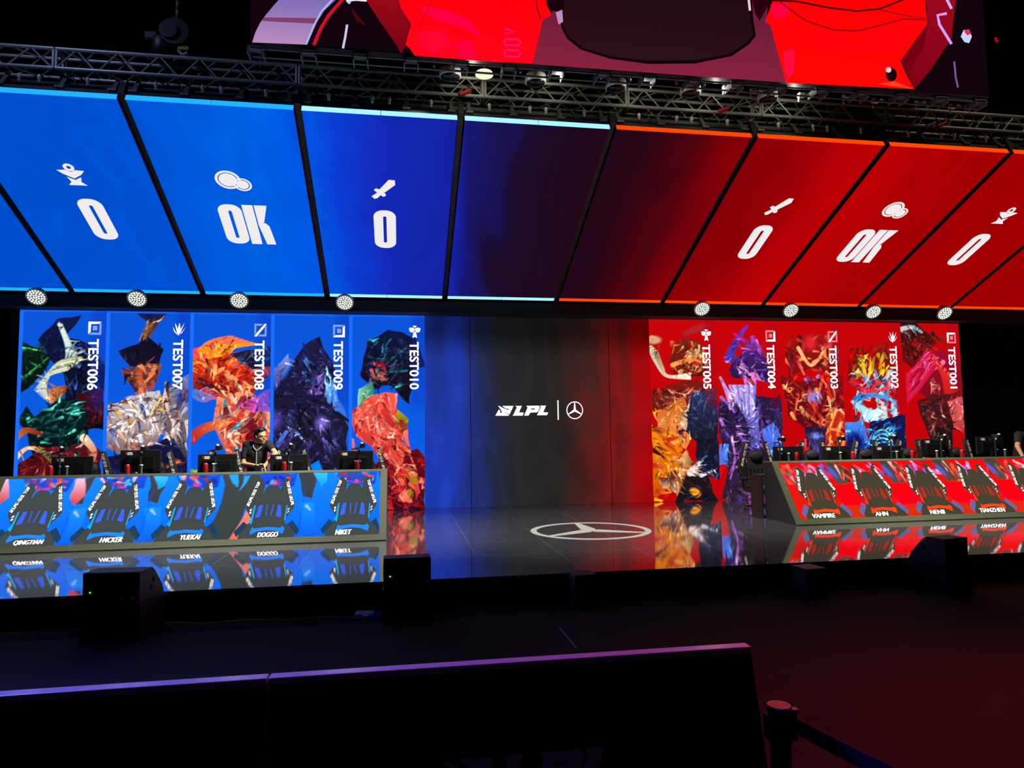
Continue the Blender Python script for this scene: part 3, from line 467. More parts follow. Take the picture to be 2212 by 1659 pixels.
for i in range(10):
    R = i >= 5; wd = 1.5134 if R else 1.505; x0 = XR+(i-5)*wd if R else XL+i*wd
    b = banner_art(i).build('banner_picture', (x0, YW-.010, WT), (wd, 0, 0), (0, 0, ZS+.002-WT), wall, PIC); b.location = -Vector(wall.location)+Vector(wall.location); tag(b, descs[i])
    mb = place(MB(), text2d(words[i], .02), (x0+1.20, YW-.014, WT-.54), (0, 0, -.97), (.185, 0, 0)); off = Vector(wall.location)
    t = flat('banner_lettering', mb, WHITEL); t.parent = b; t.location = -off
    br, dm = icon(kinds[i]); mb = MB()
    for s in br: place(mb, s, (x0+1.19, YW-.014, WT-.46), (.23, 0, 0), (0, 0, .25))
    t = flat('banner_emblem', mb, WHITEL); t.parent = b; t.location = -off
    if dm:
        mb = MB()
        for s in dm: place(mb, s, (x0+1.19, YW-.0135, WT-.46), (.23, 0, 0), (0, 0, .25))
        t = flat('banner_emblem_shade', mb, DIMR if R else DIMB); t.parent = b; t.location = -off
# ------------------------------------------------------------------ sloped canopy of LED panels
CE = Vector((0, -.90813, .41871)); CN = Vector((0, -.41871, -.90813)); CO = Vector((0, 13.55, 4.484)); CL = 4.378
CRM = Matrix((Vector((1, 0, 0)), CE, CN)).transposed()
def cpt(x, s, t=0): return CO+Vector((x, 0, 0))+CE*s+CN*t
def cbox(mb, x0, x1, s0, s1, t0, t1): return mb.box(cpt((x0+x1)/2, (s0+s1)/2, (t0+t1)/2), (x1-x0, s1-s0, t1-t0), CRM)
cst = [(-8.5, (0, 78, 208)), (-6, (0, 82, 214)), (-4, (0, 84, 218)), (-2.4, (0, 100, 236)), (-1.5, (0, 92, 236)), (-.9, (12, 64, 222)), (-.2, (20, 42, 190)), (.8, (24, 34, 166)), (1.2, (26, 24, 110)), (1.7, (28, 14, 48)), (2.6, (33, 10, 30)), (3.6, (40, 6, 22)), (4.3, (74, 4, 16)), (5.1, (128, 0, 10)), (6.2, (158, 0, 6)), (7.5, (196, 0, 4)), (8.4, (180, 0, 2)), (10, (168, 0, 2)), (13, (166, 0, 2))]
CANM = ramp_screen('canopy_picture', cst, warp=.7, scale=.5, streak=.07, strength=.93)
SB = emis('strip_blue', (30, 160, 255), 1.3); SBW = emis('strip_pale_blue', (150, 215, 255), 1.4); SR = emis('strip_orange', (255, 66, 0), 1.25)
W2, H2 = .36, .94
def rrect(w_, h_, r, n=8, cx=0, cy=0):
    P = []
    for (sx, sy, a0) in ((1, 1, 0), (-1, 1, 90), (-1, -1, 180), (1, -1, 270)):
        for k in range(n+1): a = math.radians(a0+90*k/n); P.append((cx+sx*(w_/2-r)+r*math.cos(a), cy+sy*(h_/2-r)+r*math.sin(a)))
    return P
DO = mesh2d(shape2d([rrect(.37, .95, .16), rrect(.055, .66, .025)]))
DK = [mesh2d(shape2d([l])) for l in ([(-.19, -.475), (-.02, -.475), (-.02, .475), (-.19, .475)], [(.0, .475), (.2, .475), (.1, .08), (.0, .0)], [(.0, .0), (.06, .06), (.12, .06), (.17, -.02), (.21, -.475), (.06, -.475), (.01, -.08)])]
COINS = [mesh2d(shape2d(l)) for l in ([circ(.19, 40, -.07, .05), circ(.15, 40, -.07, .05), ], [circ(.135, 40, -.07, .05)], [circ(.135, 40, .13, -.04), circ(.105, 40, .13, -.04)], [circ(.09, 40, .13, -.04)])]
SWORD = [mesh2d(shape2d([l])) for l in ([(-.085, -.045), (.09, .205), (.185, .2), (.19, .1), (-.015, -.115)], [(-.15, -.03), (-.115, .01), (-.08, .0), (.04, -.11), (.035, -.155), (-.01, -.17)], [(-.19, -.17), (-.145, -.225), (-.1, -.21), (-.03, -.12), (-.08, -.07)])]
STAT = [mesh2d(shape2d(l)) for l in ([circ(.075, 28, 0, .16), circ(.03, 20, 0, .16)], [[(-.19, .1), (-.07, .11), (0, .07), (.07, .11), (.19, .1), (.12, .02), (0, -.06), (-.12, .02)]], [[(-.1, -.03), (0, -.09), (.1, -.03), (.07, -.13), (.13, -.2), (-.13, -.2), (-.07, -.13)]])]
pan = {-2: ('OK', 'blue canopy panel cut off by the left picture edge'), -1: ('statue0', 'blue canopy panel with a white 0 under a chess piece icon'), 0: ('coinsOK', 'blue canopy panel reading OK under two coins'), 1: ('sword0', 'blue canopy panel with a white 0 under a sword icon'), 2: ('', 'unlettered canopy panel fading from blue to black, light blue strips'),
       3: ('', 'unlettered canopy panel fading from black to red, orange strips'), 4: ('sword0', 'red canopy panel with a white 0 under a sword icon'), 5: ('coinsOK', 'red canopy panel reading OK under two coins'), 6: ('statue0', 'red canopy panel with a white 0 under a chess piece icon'), 7: ('OK', 'red canopy panel at the right picture edge'), 8: ('', 'outermost red canopy panel beyond the right picture edge')}
for k in range(-2, 9):
    a = -3.7145+k*2.2797+.055-2.2797*0; a = -3.7145+(k)*2.2797+.055; b_ = a+2.2797-.11; cx = (a+b_)/2
    if k == 8: continue
    t = thing('canopy_panel', cpt(cx, CL/2), pan[k][1], 'LED panel', 'sloped LED canopy panels')
    obj('panel_housing', cbox(MB(), a, b_, 0, CL, -.15, -.004), CAB, t, world=True)
    sc = MB().add([cpt(a, .06), cpt(b_, .06), cpt(b_, CL), cpt(a, CL)], [(0, 1, 2, 3)]); flat('screen', sc, CANM, t)
    blue = k < 3; mid = (a+b_)/2; top = MB(); bot = MB(); sl = .075
    for q0, q1 in ((a, mid-.004), (mid+.004, b_)):
        for (u0, u1) in ((0, .038), (.046, .084)) if blue else ((0, .076),):
            cbox(top, q0, q1, CL, CL+.012, -.062+u0, -.062+u1)
        cbox(bot, q0, q1, .002, .085, -.004, .006)
    tm = (SBW if k in (1, 2) else SB) if blue else SR
    tag(flat('upper_light_strip', top, tm, t)); flat('lower_light_strip', bot, (SB if k < 1 else SBW) if blue else SR, t)
    w_ = pan[k][0]
    if w_:
        mb = MB(); ex, ey = (1, 0, 0), tuple(CE)
        if 'OK' in w_:
            place(mb, DO, cpt(cx-.185, 1.97, .006), ex, ey)
            for s in DK: place(mb, s, cpt(cx+.21, 1.97, .006), ex, ey)
        else: place(mb, DO, cpt(cx+.01, 1.97, .006), ex, ey)
        flat('panel_lettering', mb, OFFW, t)
        mb = MB()
        for s in (COINS if 'OK' in w_ else SWORD if 'sword' in w_ else STAT): place(mb, s, cpt(cx+.0, 2.93, .006), ex, ey)
        flat('panel_icon', mb, OFFW, t)
# support rails in the gaps, hung from the truss
RAILM = mat('rail_paint', (20, 20, 22), .5)
for k in range(-1, 9):
    x = -3.7145+k*2.2797
    o = obj('support_rail', cbox(MB(), x-.04, x+.04, -.02, CL+.05, -.26, -.06), RAILM)
    tag(o, 'black rail %s' % ['left of the leftmost blue 0 panel', 'between the leftmost blue 0 panel and the blue OK panel', 'between the blue OK panel and the blue sword panel', 'between the blue sword panel and the blank blue panel', 'between the two blank canopy panels', 'between the blank red panel and the red sword panel', 'between the red sword panel and the red OK panel', 'between the red OK panel and the red chess piece panel', 'right of the red chess piece panel', 'outermost on the right'][k+1], 'rail', 'rails between canopy panels')
# ------------------------------------------------------------------ upper rig
YT, ZT_, A_ = 9.70, 6.74, .27
def truss(x0, x1, label):
    t = thing('box_truss', (x0, YT, ZT_), label, 'truss', 'box truss sections above the canopy')
    for (y, z) in ((0, 0), (A_, 0), (0, A_), (A_, A_)): obj('chord', MB().tube((.01, y, z), (x1-x0-.01, y, z), .025, n=10), TRUSSM, t)
    n = max(2, round((x1-x0)/.55)); d = (x1-x0)/n; m1 = MB()
    for k in range(n):
        a, b = k*d, (k+1)*d; c = (a+b)/2
        for (y0, z0, y1, z1) in ((0, 0, 0, A_), (A_, 0, A_, A_), (0, 0, A_, 0), (0, A_, A_, A_)): m1.tube((a+.02, y0, z0), (c, y1, z1), .011, n=6).tube((c, y1, z1), (b-.02, y0, z0), .011, n=6)
    obj('bracing', m1, TRUSSM, t)
    for e in (.02, x1-x0-.02):
        mp_ = MB().tube((e, 0, 0), (e, 0, A_), .018).tube((e, A_, 0), (e, A_, A_), .018).tube((e, 0, 0), (e, A_, 0), .018).tube((e, 0, A_), (e, A_, A_), .018); obj('end_frame', mp_, TRUSSM, t)
tx = [-7.6, -4.6, -1.45, 1.2, 3.4, 5.6, 7.8, 11.0, 14.0]
wh = ['leftmost aluminium box truss section above the first blue panels', 'dim truss section under the chain hoist', 'bright truss section above the sword and blank blue panels', 'truss section right of the first hanging moving light', 'truss section above the middle of the stage', 'truss section above the red sword panel', 'truss section above the red OK panel', 'rightmost truss section above the last red panels']
for i in range(8): truss(tx[i], tx[i+1], wh[i])
bm = obj('support_pipe', MB().tube((-9, 9.86, 6.60), (14.5, 9.86, 6.60), .045, n=14), mat('dull_pipe', (92, 94, 88), .55, .4)); tag(bm, 'long dull grey pipe running below the truss, carrying the panel hangers', 'pipe')
HB = mat('hanger_steel', (112, 114, 106), .5, .3)
top0 = cpt(0, CL, -.12)
proto = None; side = {0: 'left end', 1: 'left middle', 2: 'right middle', 3: 'right end'}
pn = ['the panel cut off on the left', 'the first blue 0 panel', 'the blue OK panel', 'the blue sword panel', 'the blank blue panel', 'the blank red panel', 'the red sword panel', 'the red OK panel', 'the red chess piece panel', 'the panel on the far right']
for k in range(-2, 8):
    a = -3.7145+k*2.2797
    for j, u in enumerate((.13, .78, 1.5, 2.15)):
        if proto is None:
            p = thing('panel_hanger', (0, 0, 0), 'x', 'hanger'); obj('strap', MB().box((0, .1, .105), (.055, .02, .32), Matrix.Rotation(-.62, 3, 'X')), HB, p); obj('foot', MB().box((0, 0, -.01), (.11, .05, .025)), HB, p); proto = p; h = p
        else: h = copy_tree(proto)
        h.location = (a+u, top0.y, top0.z+.035); tag(h, 'grey hanger at the %s of %s' % (side[j], pn[k+2]), 'hanger', 'steel hangers between canopy and pipe')
proto = None; PALE = mat('pale_metal', (225, 225, 205), .3, .2)
for k in range(-2, 8):
    a = -3.7145+k*2.2797
    for j, u in enumerate((.42, 1.02, 1.26, 1.85)):
        if proto is None:
            p = obj('locking_pin', MB().lathe([(.006, 0), (.02, .01), (.016, .04), (.028, .055), (.02, .1), (.006, .11)], 10), PALE, smooth=True); proto = p; h = p
        else: h = proto.copy(); COL.objects.link(h)
        h.location = (a+u, top0.y-.02, top0.z+.06); tag(h, '%s pale locking pin on %s' % (['leftmost', 'second', 'third', 'rightmost'][j], pn[k+2]), 'pin', 'locking pins on the canopy edge')
# loose cables between pipe and panels
CBL = mat('cable_grey', (84, 84, 88), .6); rnd = random.Random(5); proto = None
for k in range(-2, 8):
    a = -3.7145+k*2.2797
    for j, u in enumerate((.55, 1.7)):
        pts = []
        u += rnd.uniform(-.12, .12); dx = rnd.uniform(-.18, .18)
        for q in range(9):
            f = q/8; pts.append((a+u+dx*f+.05*math.sin(f*PI*2), top0.y+.15*(1-f)+.01, top0.z+.05+(.2)*(1-f)-.05*math.sin(f*PI)))
        c = obj('signal_cable', MB().path(pts, .008, 6), CBL); tag(c, '%s sagging cable behind %s' % (['left', 'right'][j], pn[k+2]), 'cable', 'loose cables behind the canopy edge')
# ------------------------------------------------------------------ hanging video screen
YS = 9.0; SX0, SX1, SZ = -1.955, 9.03, 6.905
hs = thing('hanging_screen', (3.5, YS, SZ), 'wide video screen hanging above the truss, showing a red close up', 'screen')
obj('screen_housing', MB().bbox((SX0, YS, SZ), (SX1, YS+.12, SZ+2.6)), CAB, hs, world=True)
def sp(px, py):       # a point of the shown picture, drawn in photo pixels, on the screen's own plane
    d = F_+R_*((px-1106)/1478.6)+U_*((829.5-py)/1478.6); t = YS/d.y; return (d.x*t, ZC+d.z*t)
vm = MB(); vc = []
def vp(pts, c, lay, c2=None, axis=1):
    Q = [sp(*p) for p in pts]; me = shape2d([Q]); V = [(v.co.x, v.co.y) for v in me.vertices]; Fs = [tuple(p.vertices) for p in me.polygons]; bpy.data.meshes.remove(me)
    vm.add([(x, YS-.004-.0015*lay, z) for x, z in V], Fs); hi = max(v[axis] for v in V); lo = min(v[axis] for v in V)
    for v in V: f = (hi-v[axis])/(hi-lo+1e-6); cc = c if c2 is None else tuple(c[i]*(1-f)+c2[i]*f for i in range(3)); vc.append(linA(cc))
def vline(pts, wpx, c, lay):
    L_ = []; R2 = []
    for i, p in enumerate(pts):
        a = Vector(pts[max(0, i-1)]); b = Vector(pts[min(len(pts)-1, i+1)]); d = (b-a).normalized(); n = Vector((-d.y, d.x))*wpx/2; L_.append(tuple(Vector(p)+n)); R2.append(tuple(Vector(p)-n))
    vp(L_+R2[::-1], c, lay)
vm.add([(SX0, YS-.004, SZ+.02), (SX1, YS-.004, SZ+.02), (SX1, YS-.004, SZ+2.6), (SX0, YS-.004, SZ+2.6)], [(0, 1, 2, 3)]); vc += [linA((17, 4, 12))]*4
vp([(545, 92), (552, 70), (562, 50), (575, 32), (590, 14), (606, -4), (620, -30), (760, -30), (722, 3), (700, 24), (684, 50), (673, 75), (663, 97)], (96, 92, 170), 1, (176, 132, 178))
vp([(570, 38), (690, 40), (683, 52), (566, 46)], (120, 60, 100), 2)
vline([(734, -20), (718, 0), (694, 26), (676, 60), (662, 96)], 4, (160, 170, 230), 3)
vline([(758, -20), (738, 2), (710, 34), (692, 64), (678, 98)], 7, (196, 14, 44), 3)
vline([(750, 54), (746, 80), (741, 105)], 5, (190, 190, 235), 3); vline([(748, 2), (770, 0), (792, 2)], 5, (235, 220, 235), 3); vline([(752, 8), (756, 3)], 7, (150, 200, 250), 3)
vp([(755, 12), (792, 56), (770, 48)], (60, 6, 14), 2)
vp([(770, -30), (870, -30), (886, 50), (878, 96), (866, 117), (858, 100), (824, 52), (793, 4)], (150, 8, 20), 2, (110, 4, 20))
vp([(852, -30), (1180, -30), (1190, 34), (1172, 44), (1150, 138), (1060, 134), (896, 121), (884, 104), (876, 98), (888, 52), (866, 18)], (250, 0, 6), 3, (255, 4, 24))
for P_, c in (([(900, 12), (960, 22), (1010, 40), (1040, 80), (1000, 60), (940, 44)], (255, 0, 64)), ([(900, 70), (960, 64), (975, 100), (940, 120), (905, 100)], (250, 4, 44)), ([(980, 90), (1020, 88), (1030, 128), (990, 124)], (255, 0, 56))): vp(P_, c, 4)
for (x_, y_) in ((1106, 92), (1106, 116)): vline([(x_-17, y_), (x_-14, y_-7), (x_+14, y_-6), (x_+18, y_), (x_+14, y_+7), (x_-14, y_+7), (x_-17, y_)], 4, (255, 20, 110), 5)
vline([(1090, 62), (1112, 70), (1090, 74)], 3.5, (255, 20, 110), 5)
vline([(935, 0), (905, 60)], 2, (190, 0, 20), 5); vline([(1158, 0), (1160, 20), (1168, 42)], 2, (60, 0, 6), 5)
vp([(1150, 139), (1172, 44), (1192, 28), (1214, -30), (1660, -30), (1656, 50), (1668, 60), (1697, 179)], (84, 24, 52), 2, (128, 32, 58))
vp([(1178, -30), (1216, -30), (1214, 26), (1186, 24), (1180, 10)], (24, 2, 10), 4); vp([(1200, 28), (1214, 22), (1216, 48), (1206, 54)], (180, 130, 180), 5)
vp([(1214, -30), (1212, 60), (1224, 84), (1254, 108), (1318, 128), (1400, 139), (1500, 138), (1580, 122), (1618, 96), (1632, 78), (1626, 40), (1622, -30)], (14, 2, 8), 4)
vp([(1218, -30), (1216, 56), (1228, 80), (1258, 104), (1320, 123), (1400, 132), (1500, 131), (1574, 118), (1612, 93), (1626, 76), (1620, 40), (1616, -30)], (30, 6, 14), 5, (42, 16, 24))
vp([(1618, -30), (1664, -30), (1660, 10), (1640, 46), (1630, 30)], (40, 2, 12), 5); vline([(1616, -4), (1619, 24)], 5, (230, 190, 200), 6)
vp([(1652, 48), (1668, 4), (1672, -30), (1996, -30), (1998, 10), (2002, 52), (1944, 132), (1956, 160), (1974, 193), (1830, 186), (1697, 179), (1664, 56)], (250, 0, 4), 3, (255, 6, 6))
for P_, c in (([(1664, 10), (1700, 6), (1704, 36), (1670, 44)], (255, 0, 60)), ([(1692, 112), (1716, 106), (1714, 160), (1700, 172), (1694, 150)], (255, 10, 60)), ([(1895, 182), (1930, 176), (1972, 193)], (255, 60, 30))): vp(P_, c, 4)
vline([(1664, 2), (1720, 4), (1790, 18), (1850, 25), (1900, 20), (1950, 0)], 4, (60, 0, 6), 6); vline([(1684, 6), (1740, 46), (1800, 66), (1850, 68), (1900, 56), (1950, 42), (1998, 44)], 3, (130, 0, 8), 6); vline([(1900, 22), (1960, 36), (1998, 40)], 2.5, (140, 0, 8), 6)
vp([(1998, -30), (2068, -30), (2060, 30), (2054, 84), (2010, 150), (1975, 192), (1946, 132), (2003, 52)], (150, 8, 30), 4, (120, 2, 20)); vp([(1946, 134), (2002, 56), (1996, 100), (1960, 160)], (110, 0, 18), 5)
vline([(2044, 30), (2024, 34), (2028, 54), (2054, 96)], 6, (200, 150, 230), 6); vline([(2042, -4), (2054, 20)], 6, (200, 160, 230), 6); vp([(2074, 80), (2080, 66), (2092, 66), (2098, 80), (2092, 94), (2082, 92)], (190, 200, 250), 6); vp([(2080, 68), (2090, 64), (2096, 74), (2088, 78)], (220, 40, 70), 7); vline([(2060, 134), (2063, 168), (2068, 190)], 4, (110, 84, 140), 6); vline([(2148, 82), (2153, 92)], 6, (170, 0, 20), 6)
vp(circ(12, 20, 1924, 162, 15), (24, 0, 8), 6); vp(circ(6, 16, 1918, 152), (240, 190, 210), 7)
vo = flat('video_picture', vm, picture_mat('video_pixels', 1.15), hs); ca = vo.data.color_attributes.new('pix', 'FLOAT_COLOR', 'POINT'); arr = np.ones((len(vc), 4)); arr[:, :3] = np.array(vc); ca.data.foreach_set('color', arr.ravel().astype('f')); tag(vo, 'red and black close up picture with a grey arch on the left')
GB = mat('bracket_paint', (120, 122, 130), .5, .2)
rm = MB().tube((SX0, YS+.03, SZ-.06), (SX1, YS+.03, SZ-.06), .014).tube((SX0, YS+.16, SZ-.1), (SX1, YS+.16, SZ-.1), .014); obj('bottom_rail', rm, GB, hs, world=True)
nb = 17
for k in range(nb):
    x = SX0+.06+k*(SX1-SX0-.2)/(nb-1); b = MB().bbox((x-.09, YS+.0, SZ-.05), (x+.09, YS+.16, SZ-.03)).bbox((x-.10, YS-.005, SZ-.13), (x-.085, YS+.22, SZ-.03)).bbox((x+.085, YS-.005, SZ-.13), (x+.10, YS+.22, SZ-.03)); obj('bottom_bracket', b, GB, hs, world=True)
for x in (SX0+1.0, SX1-1.0): obj('hanging_cable', MB().tube((x, YS+.06, SZ+2.6), (x, YS+.06, 13), .01), STEEL, hs, world=True)
# ------------------------------------------------------------------ moving lights under the hanging screen
def moving_light(x, y, z, label, aim=None, power=0, size=1.0):
    t = thing('moving_light', (x, y, z), label, 'stage light', 'moving lights hanging in front of the truss')
    obj('base', MB().box((0, 0, .34*size), (.34*size, .24*size, .12)), DARK, t, bevel=.015); obj('hook_clamp', MB().bbox((-.03, -.03, .40), (.03, .03, .4965)).bbox((-.03, -.05, .45), (.03, -.036, .56)).bbox((-.03, .036, .45), (.03, .05, .56)), STEEL, t)
    for s in (-1, 1): obj('yoke_arm', MB().box((s*.19*size, 0, .12*size), (.05, .12, .38*size)), DARK, t, bevel=.01)
    tl = Matrix.Rotation(.35, 4, 'X')
    obj('lamp_head', MB().lathe([(.03, .16), (.09, .15), (.14, .08), (.15, 0), (.145, -.1)], 24, Matrix.Scale(size, 4)), DARK, t, smooth=True)
    obj('silver_band', MB().lathe([(.146, -.02), (.157, -.03), (.157, -.12), (.15, -.13)], 28, Matrix.Scale(size, 4)), mat('polished_band', (225, 226, 215), .35, .35), t, smooth=True)
    obj('lens', MB().lathe([(.14, -.12), (.13, -.15), (.06, -.17)], 24, Matrix.Scale(size, 4)), mat('lens_glass', (30, 30, 34), .1), t, smooth=True)
    for s in (-1, 1): obj('side_knob', MB().tube((s*.215*size, 0, .03), (s*.235*size, 0, .03), .03), STEEL, t)
    if aim:
        sp_ = bpy.data.lights.new('truss_fill_light', 'POINT'); sp_.energy = 3.2; sp_.color = (1, .98, .82); sp_.shadow_soft_size = .03; so = bpy.data.objects.new('truss_fill_light', sp_); COL.objects.link(so); so.parent = t; so.location = (.30, -.22, -.16)  # added point light beside the fixture, brightens the truss
        l = bpy.data.lights.new('beam', 'SPOT'); l.energy = power; l.spot_size = math.radians(58); l.spot_blend = .9; l.color = (1, .96, .84); l.shadow_soft_size = .12
        lo = bpy.data.objects.new('beam', l); COL.objects.link(lo); lo.parent = t; p = Vector((0, -.24, -.3)); lo.location = p
        lo.rotation_euler = (Vector(aim)-Vector((x, y, z))-p).to_track_quat('-Z', 'Y').to_euler()
ML = [(.68, 'leftmost hanging moving light with a silver band, under the bright red picture', (-4.2, 10.6, 1.0), 330), (1.92, 'second hanging moving light from the left, silver band', (-1.2, 10.6, 1.0), 300), (3.13, 'darkest moving light, under the middle of the hanging screen', (2.9, 10.5, .3), 230), (4.30, 'moving light hanging above the red sword panel edge', (7.0, 10.6, 1.0), 230), (5.56, 'rightmost hanging moving light with a silver band', (9.5, 10.6, 1.0), 300)]
for x, lab, aim, pw in ML: moving_light(x, 9.42, 6.98, lab, aim, pw*8.5)
o = obj('rigging_pipe', MB().tube((SX0+.2, 9.42, 7.51), (SX1-.2, 9.42, 7.51), .034, n=12).tube((SX0+1.2, 9.42, 7.52), (SX0+1.2, 9.42, 12.99), .006, n=6).tube((SX1-1.2, 9.42, 7.52), (SX1-1.2, 9.42, 12.99), .006, n=6), TRUSSM); tag(o, 'straight metal pipe behind the hanging screen, carrying the moving lights', 'pipe')
o = obj('work_lamp', MB().lathe([(.02, .06), (.12, .03), (.13, 0), (.11, -.012)], 24), emis('lamp_glow', (250, 250, 215), 1.0), loc=(1.17, 9.42, 6.92)); obj('stem', MB().tube((0, 0, .06), (0, 0, .56), .012), STEEL, o); tag(o, 'flat pale round lamp between the two left hanging moving lights', 'lamp')
# small pale fixtures along the right of the screen's lower edge
proto = None
for i, (px, py) in enumerate([(4.78, 6.93), (5.22, 6.92), (6.0, 6.9), (6.75, 6.93), (7.25, 6.9), (8.0, 6.92), (8.6, 6.9), (8.95, 6.92)]):
    if proto is None:
        p = thing('rigging_clamp', (0, 0, 0), 'x', 'clamp'); obj('jaw', MB().box((0, 0, 0), (.11, .08, .07)), PALE, p, bevel=.015); obj('wing_nut', MB().tube((.1, 0, .01), (.15, 0, .02), .03, .02), PALE, p); obj('bolt', MB().tube((-.04, 0, -.03), (-.05, 0, -.11), .013), PALE, p); proto = h = p
    else: h = copy_tree(proto)
    h.location = (px, 9.235, py-.045); tag(h, 'pale metal clamp under the right half of the hanging screen, %s from the left' % ['first', 'second', 'third', 'fourth', 'fifth', 'sixth', 'seventh', 'last'][i], 'clamp', 'pale clamps under the hanging screen')
for i, (x, z, c, lab) in enumerate([(.9, 6.82, (200, 40, 44), 'small red cable tie hanging left of the second moving light'), (4.93, 6.9, (200, 40, 44), 'small red plug between two moving lights on the right'), (8.75, 6.83, (200, 40, 44), 'red sleeve hanging near the right end of the screen'), (8.55, 6.45, (70, 130, 220), 'small blue sleeve hanging in the right truss')]):
    o = obj('cable_sleeve', MB().tube((-.07, 0, -.03), (.05, 0, .02), .03).tube((.05, 0, .02), (.1, 0, .045), .028), mat('sleeve_%d%d' % (c[0], c[2]), c, .5, emit=c, es=.0), loc=(x, 9.655, 6.76 if z > 6.6 else 6.74)); tag(o, lab, 'cable sleeve')
# chain hoist
ht = thing('chain_hoist', (-3.12, 9.84, 7.04), 'black chain hoist sitting on the left truss, chain going up', 'hoist')
obj('chain_bag', MB().lathe([(.12, .01), (.17, .05), (.16, .26), (.15, .28)], 16, Matrix.Translation((-.16, 0, .0))), DARK, ht, smooth=True)
obj('motor_body', MB().tube((.02, -.16, .34), (.02, .16, .34), .19, n=28).tube((-.05, -.2, .34), (-.05, -.16, .34), .12, n=20), DARK, ht); obj('gear_case', MB().box((-.3, 0, .3), (.2, .18, .16)), DARK, ht, bevel=.04)
obj('hook', MB().path([(.1, -.1, .16), (.06, -.1, .09), (.12, -.1, .03), (.18, -.1, .07)], .02), PALE, ht); obj('label_plate', MB().box((.13, -.12, .12), (.14, .02, .05)), mat('yellow_plate', (190, 160, 60), .5), ht)
ch = MB()
for k in range(90):
    z = .53+k*.06
    if k % 2: ch.box((0, 0, z), (.035, .012, .07))
    else: ch.box((0, 0, z), (.012, .035, .07))
obj('chain', ch, STEEL, ht)
o = obj('safety_wire', MB().tube((-1.98, 9.8, 7.0), (-1.98, 9.8, 12.98), .012), mat('wire', (90, 90, 92), .5, .5)); tag(o, 'thin grey vertical wire right of the chain hoist', 'wire')
# ------------------------------------------------------------------ soffit beam and floodlights
sf = obj('soffit_beam', MB().bbox((-10, 13.62, 4.21), (15.2, 14.0, 4.44)), BLK); tag(sf, 'long black beam between the LED wall and the canopy', 'beam')
def par(x, label, yaw):
    t = thing('floodlight', (x, 13.42, 4.36), label, 'floodlight', 'round floodlights under the canopy')
    M = Matrix.Rotation(yaw, 4, 'Z') @ Matrix.Rotation(math.radians(130), 4, 'X')       # front looks towards -Y and down
    obj('housing', MB().lathe([(.05, -.16), (.1, -.14), (.155, -.03), (.168, 0), (.168, .03), (.155, .035)], 28, M), DARK, t, smooth=True)
    obj('rim', MB().lathe([(.148, .03), (.17, .03), (.17, .042), (.148, .042)], 28, M), mat('rim_grey', (130, 140, 125), .4, emit=(110, 125, 105), es=.25), t)
    obj('lens_plate', MB().lathe([(.148, .032), (.148, .036)], 28, M), emis('led_glow', (215, 232, 205), 1.15), t)
    d = MB()
    for rr, n in ((0, 1), (.045, 6), (.088, 12), (.128, 18)):
        for k in range(n): a = 2*PI*k/max(n, 1)+rr*9; d.lathe([(.0205, .036), (.016, .043)], 8, M @ Matrix.Translation((rr*math.cos(a), rr*math.sin(a), 0)))
    obj('led_cluster', d, emis('led_dots', (250, 255, 238), 2.4), t)
    obj('yoke', MB().path([tuple(Matrix.Rotation(yaw, 4, 'Z') @ Vector(q)) for q in ((-.185, 0, 0), (-.185, .02, .07), (.185, .02, .07), (.185, 0, 0))], .01), DARK, t)
    l = bpy.data.lights.new('glow', 'SPOT'); l.energy = 22; l.spot_size = math.radians(100); l.spot_blend = 1; l.color = (.95, 1, .88); l.shadow_soft_size = .1
    lo = bpy.data.objects.new('glow', l); COL.objects.link(lo); lo.parent = t; f = M.to_3x3() @ Vector((0, 0, 1)); lo.location = f*.08; lo.rotation_euler = f.to_track_quat('-Z', 'Y').to_euler()
PX = [(-6.51, 'leftmost lit round floodlight under the blue canopy'), (-4.82, 'second lit floodlight from the left under the blue canopy'), (-3.03, 'third lit floodlight from the left, above the banner reading TEST008'), (-1.09, 'lit floodlight above the banner reading TEST009'), (6.22, 'lit floodlight above the banner reading TEST005'), (8.24, 'lit floodlight above the banner reading TEST003'), (10.2, 'lit floodlight above the banner reading TEST002'), (11.96, 'rightmost lit round floodlight under the red canopy')]
for i, (x, lab) in enumerate(PX): par(x, lab, 0.1 if i < 4 else -.12)
# ------------------------------------------------------------------ player desks
DE = Vector((0, .5768, .8169)); DL = 1.179; DN = Vector((0, -.8169, .5768)); DRM = Matrix((Vector((1, 0, 0)), DE, DN)).transposed()
def dpt(x, s, t=0): return Vector((x, 10.0, ZS+.002))+DE*s+DN*t
def dbox(mb, x0, x1, s0, s1, t0, t1): return mb.box(dpt((x0+x1)/2, (s0+s1)/2, (t0+t1)/2), (x1-x0, s1-s0, t1-t0), DRM)
BODY = [[(-.105, .955), (-.16, 1.05), (-.205, 1.06), (-.235, 1.0), (-.275, .83), (-.335, .6), (-.33, .56), (-.25, .42), (-.235, .41), (-.225, .35), (-.36, .27), (-.38, .08), (.38, .08), (.36, .2), (.27, .3), (.225, .31), (.235, .41), (.25, .42), (.335, .57), (.335, .61), (.275, .83), (.225, 1.03), (.19, 1.06), (.15, 1.03), (.11, .86), (.1, .9), (.06, .935), (0, .945), (-.06, .935), (-.09, .9), (-.12, .8)]]
SLOTS = [[(-.185, .42), (-.165, .41), (-.115, .43), (-.1, .62), (-.15, .61)], [(-.045, .44), (-.03, .44), (-.035, .62), (-.05, .62)], [(.015, .44), (.03, .44), (.055, .62), (.04, .62)], [(.09, .44), (.14, .41), (.17, .42), (.15, .6), (.11, .62)]]
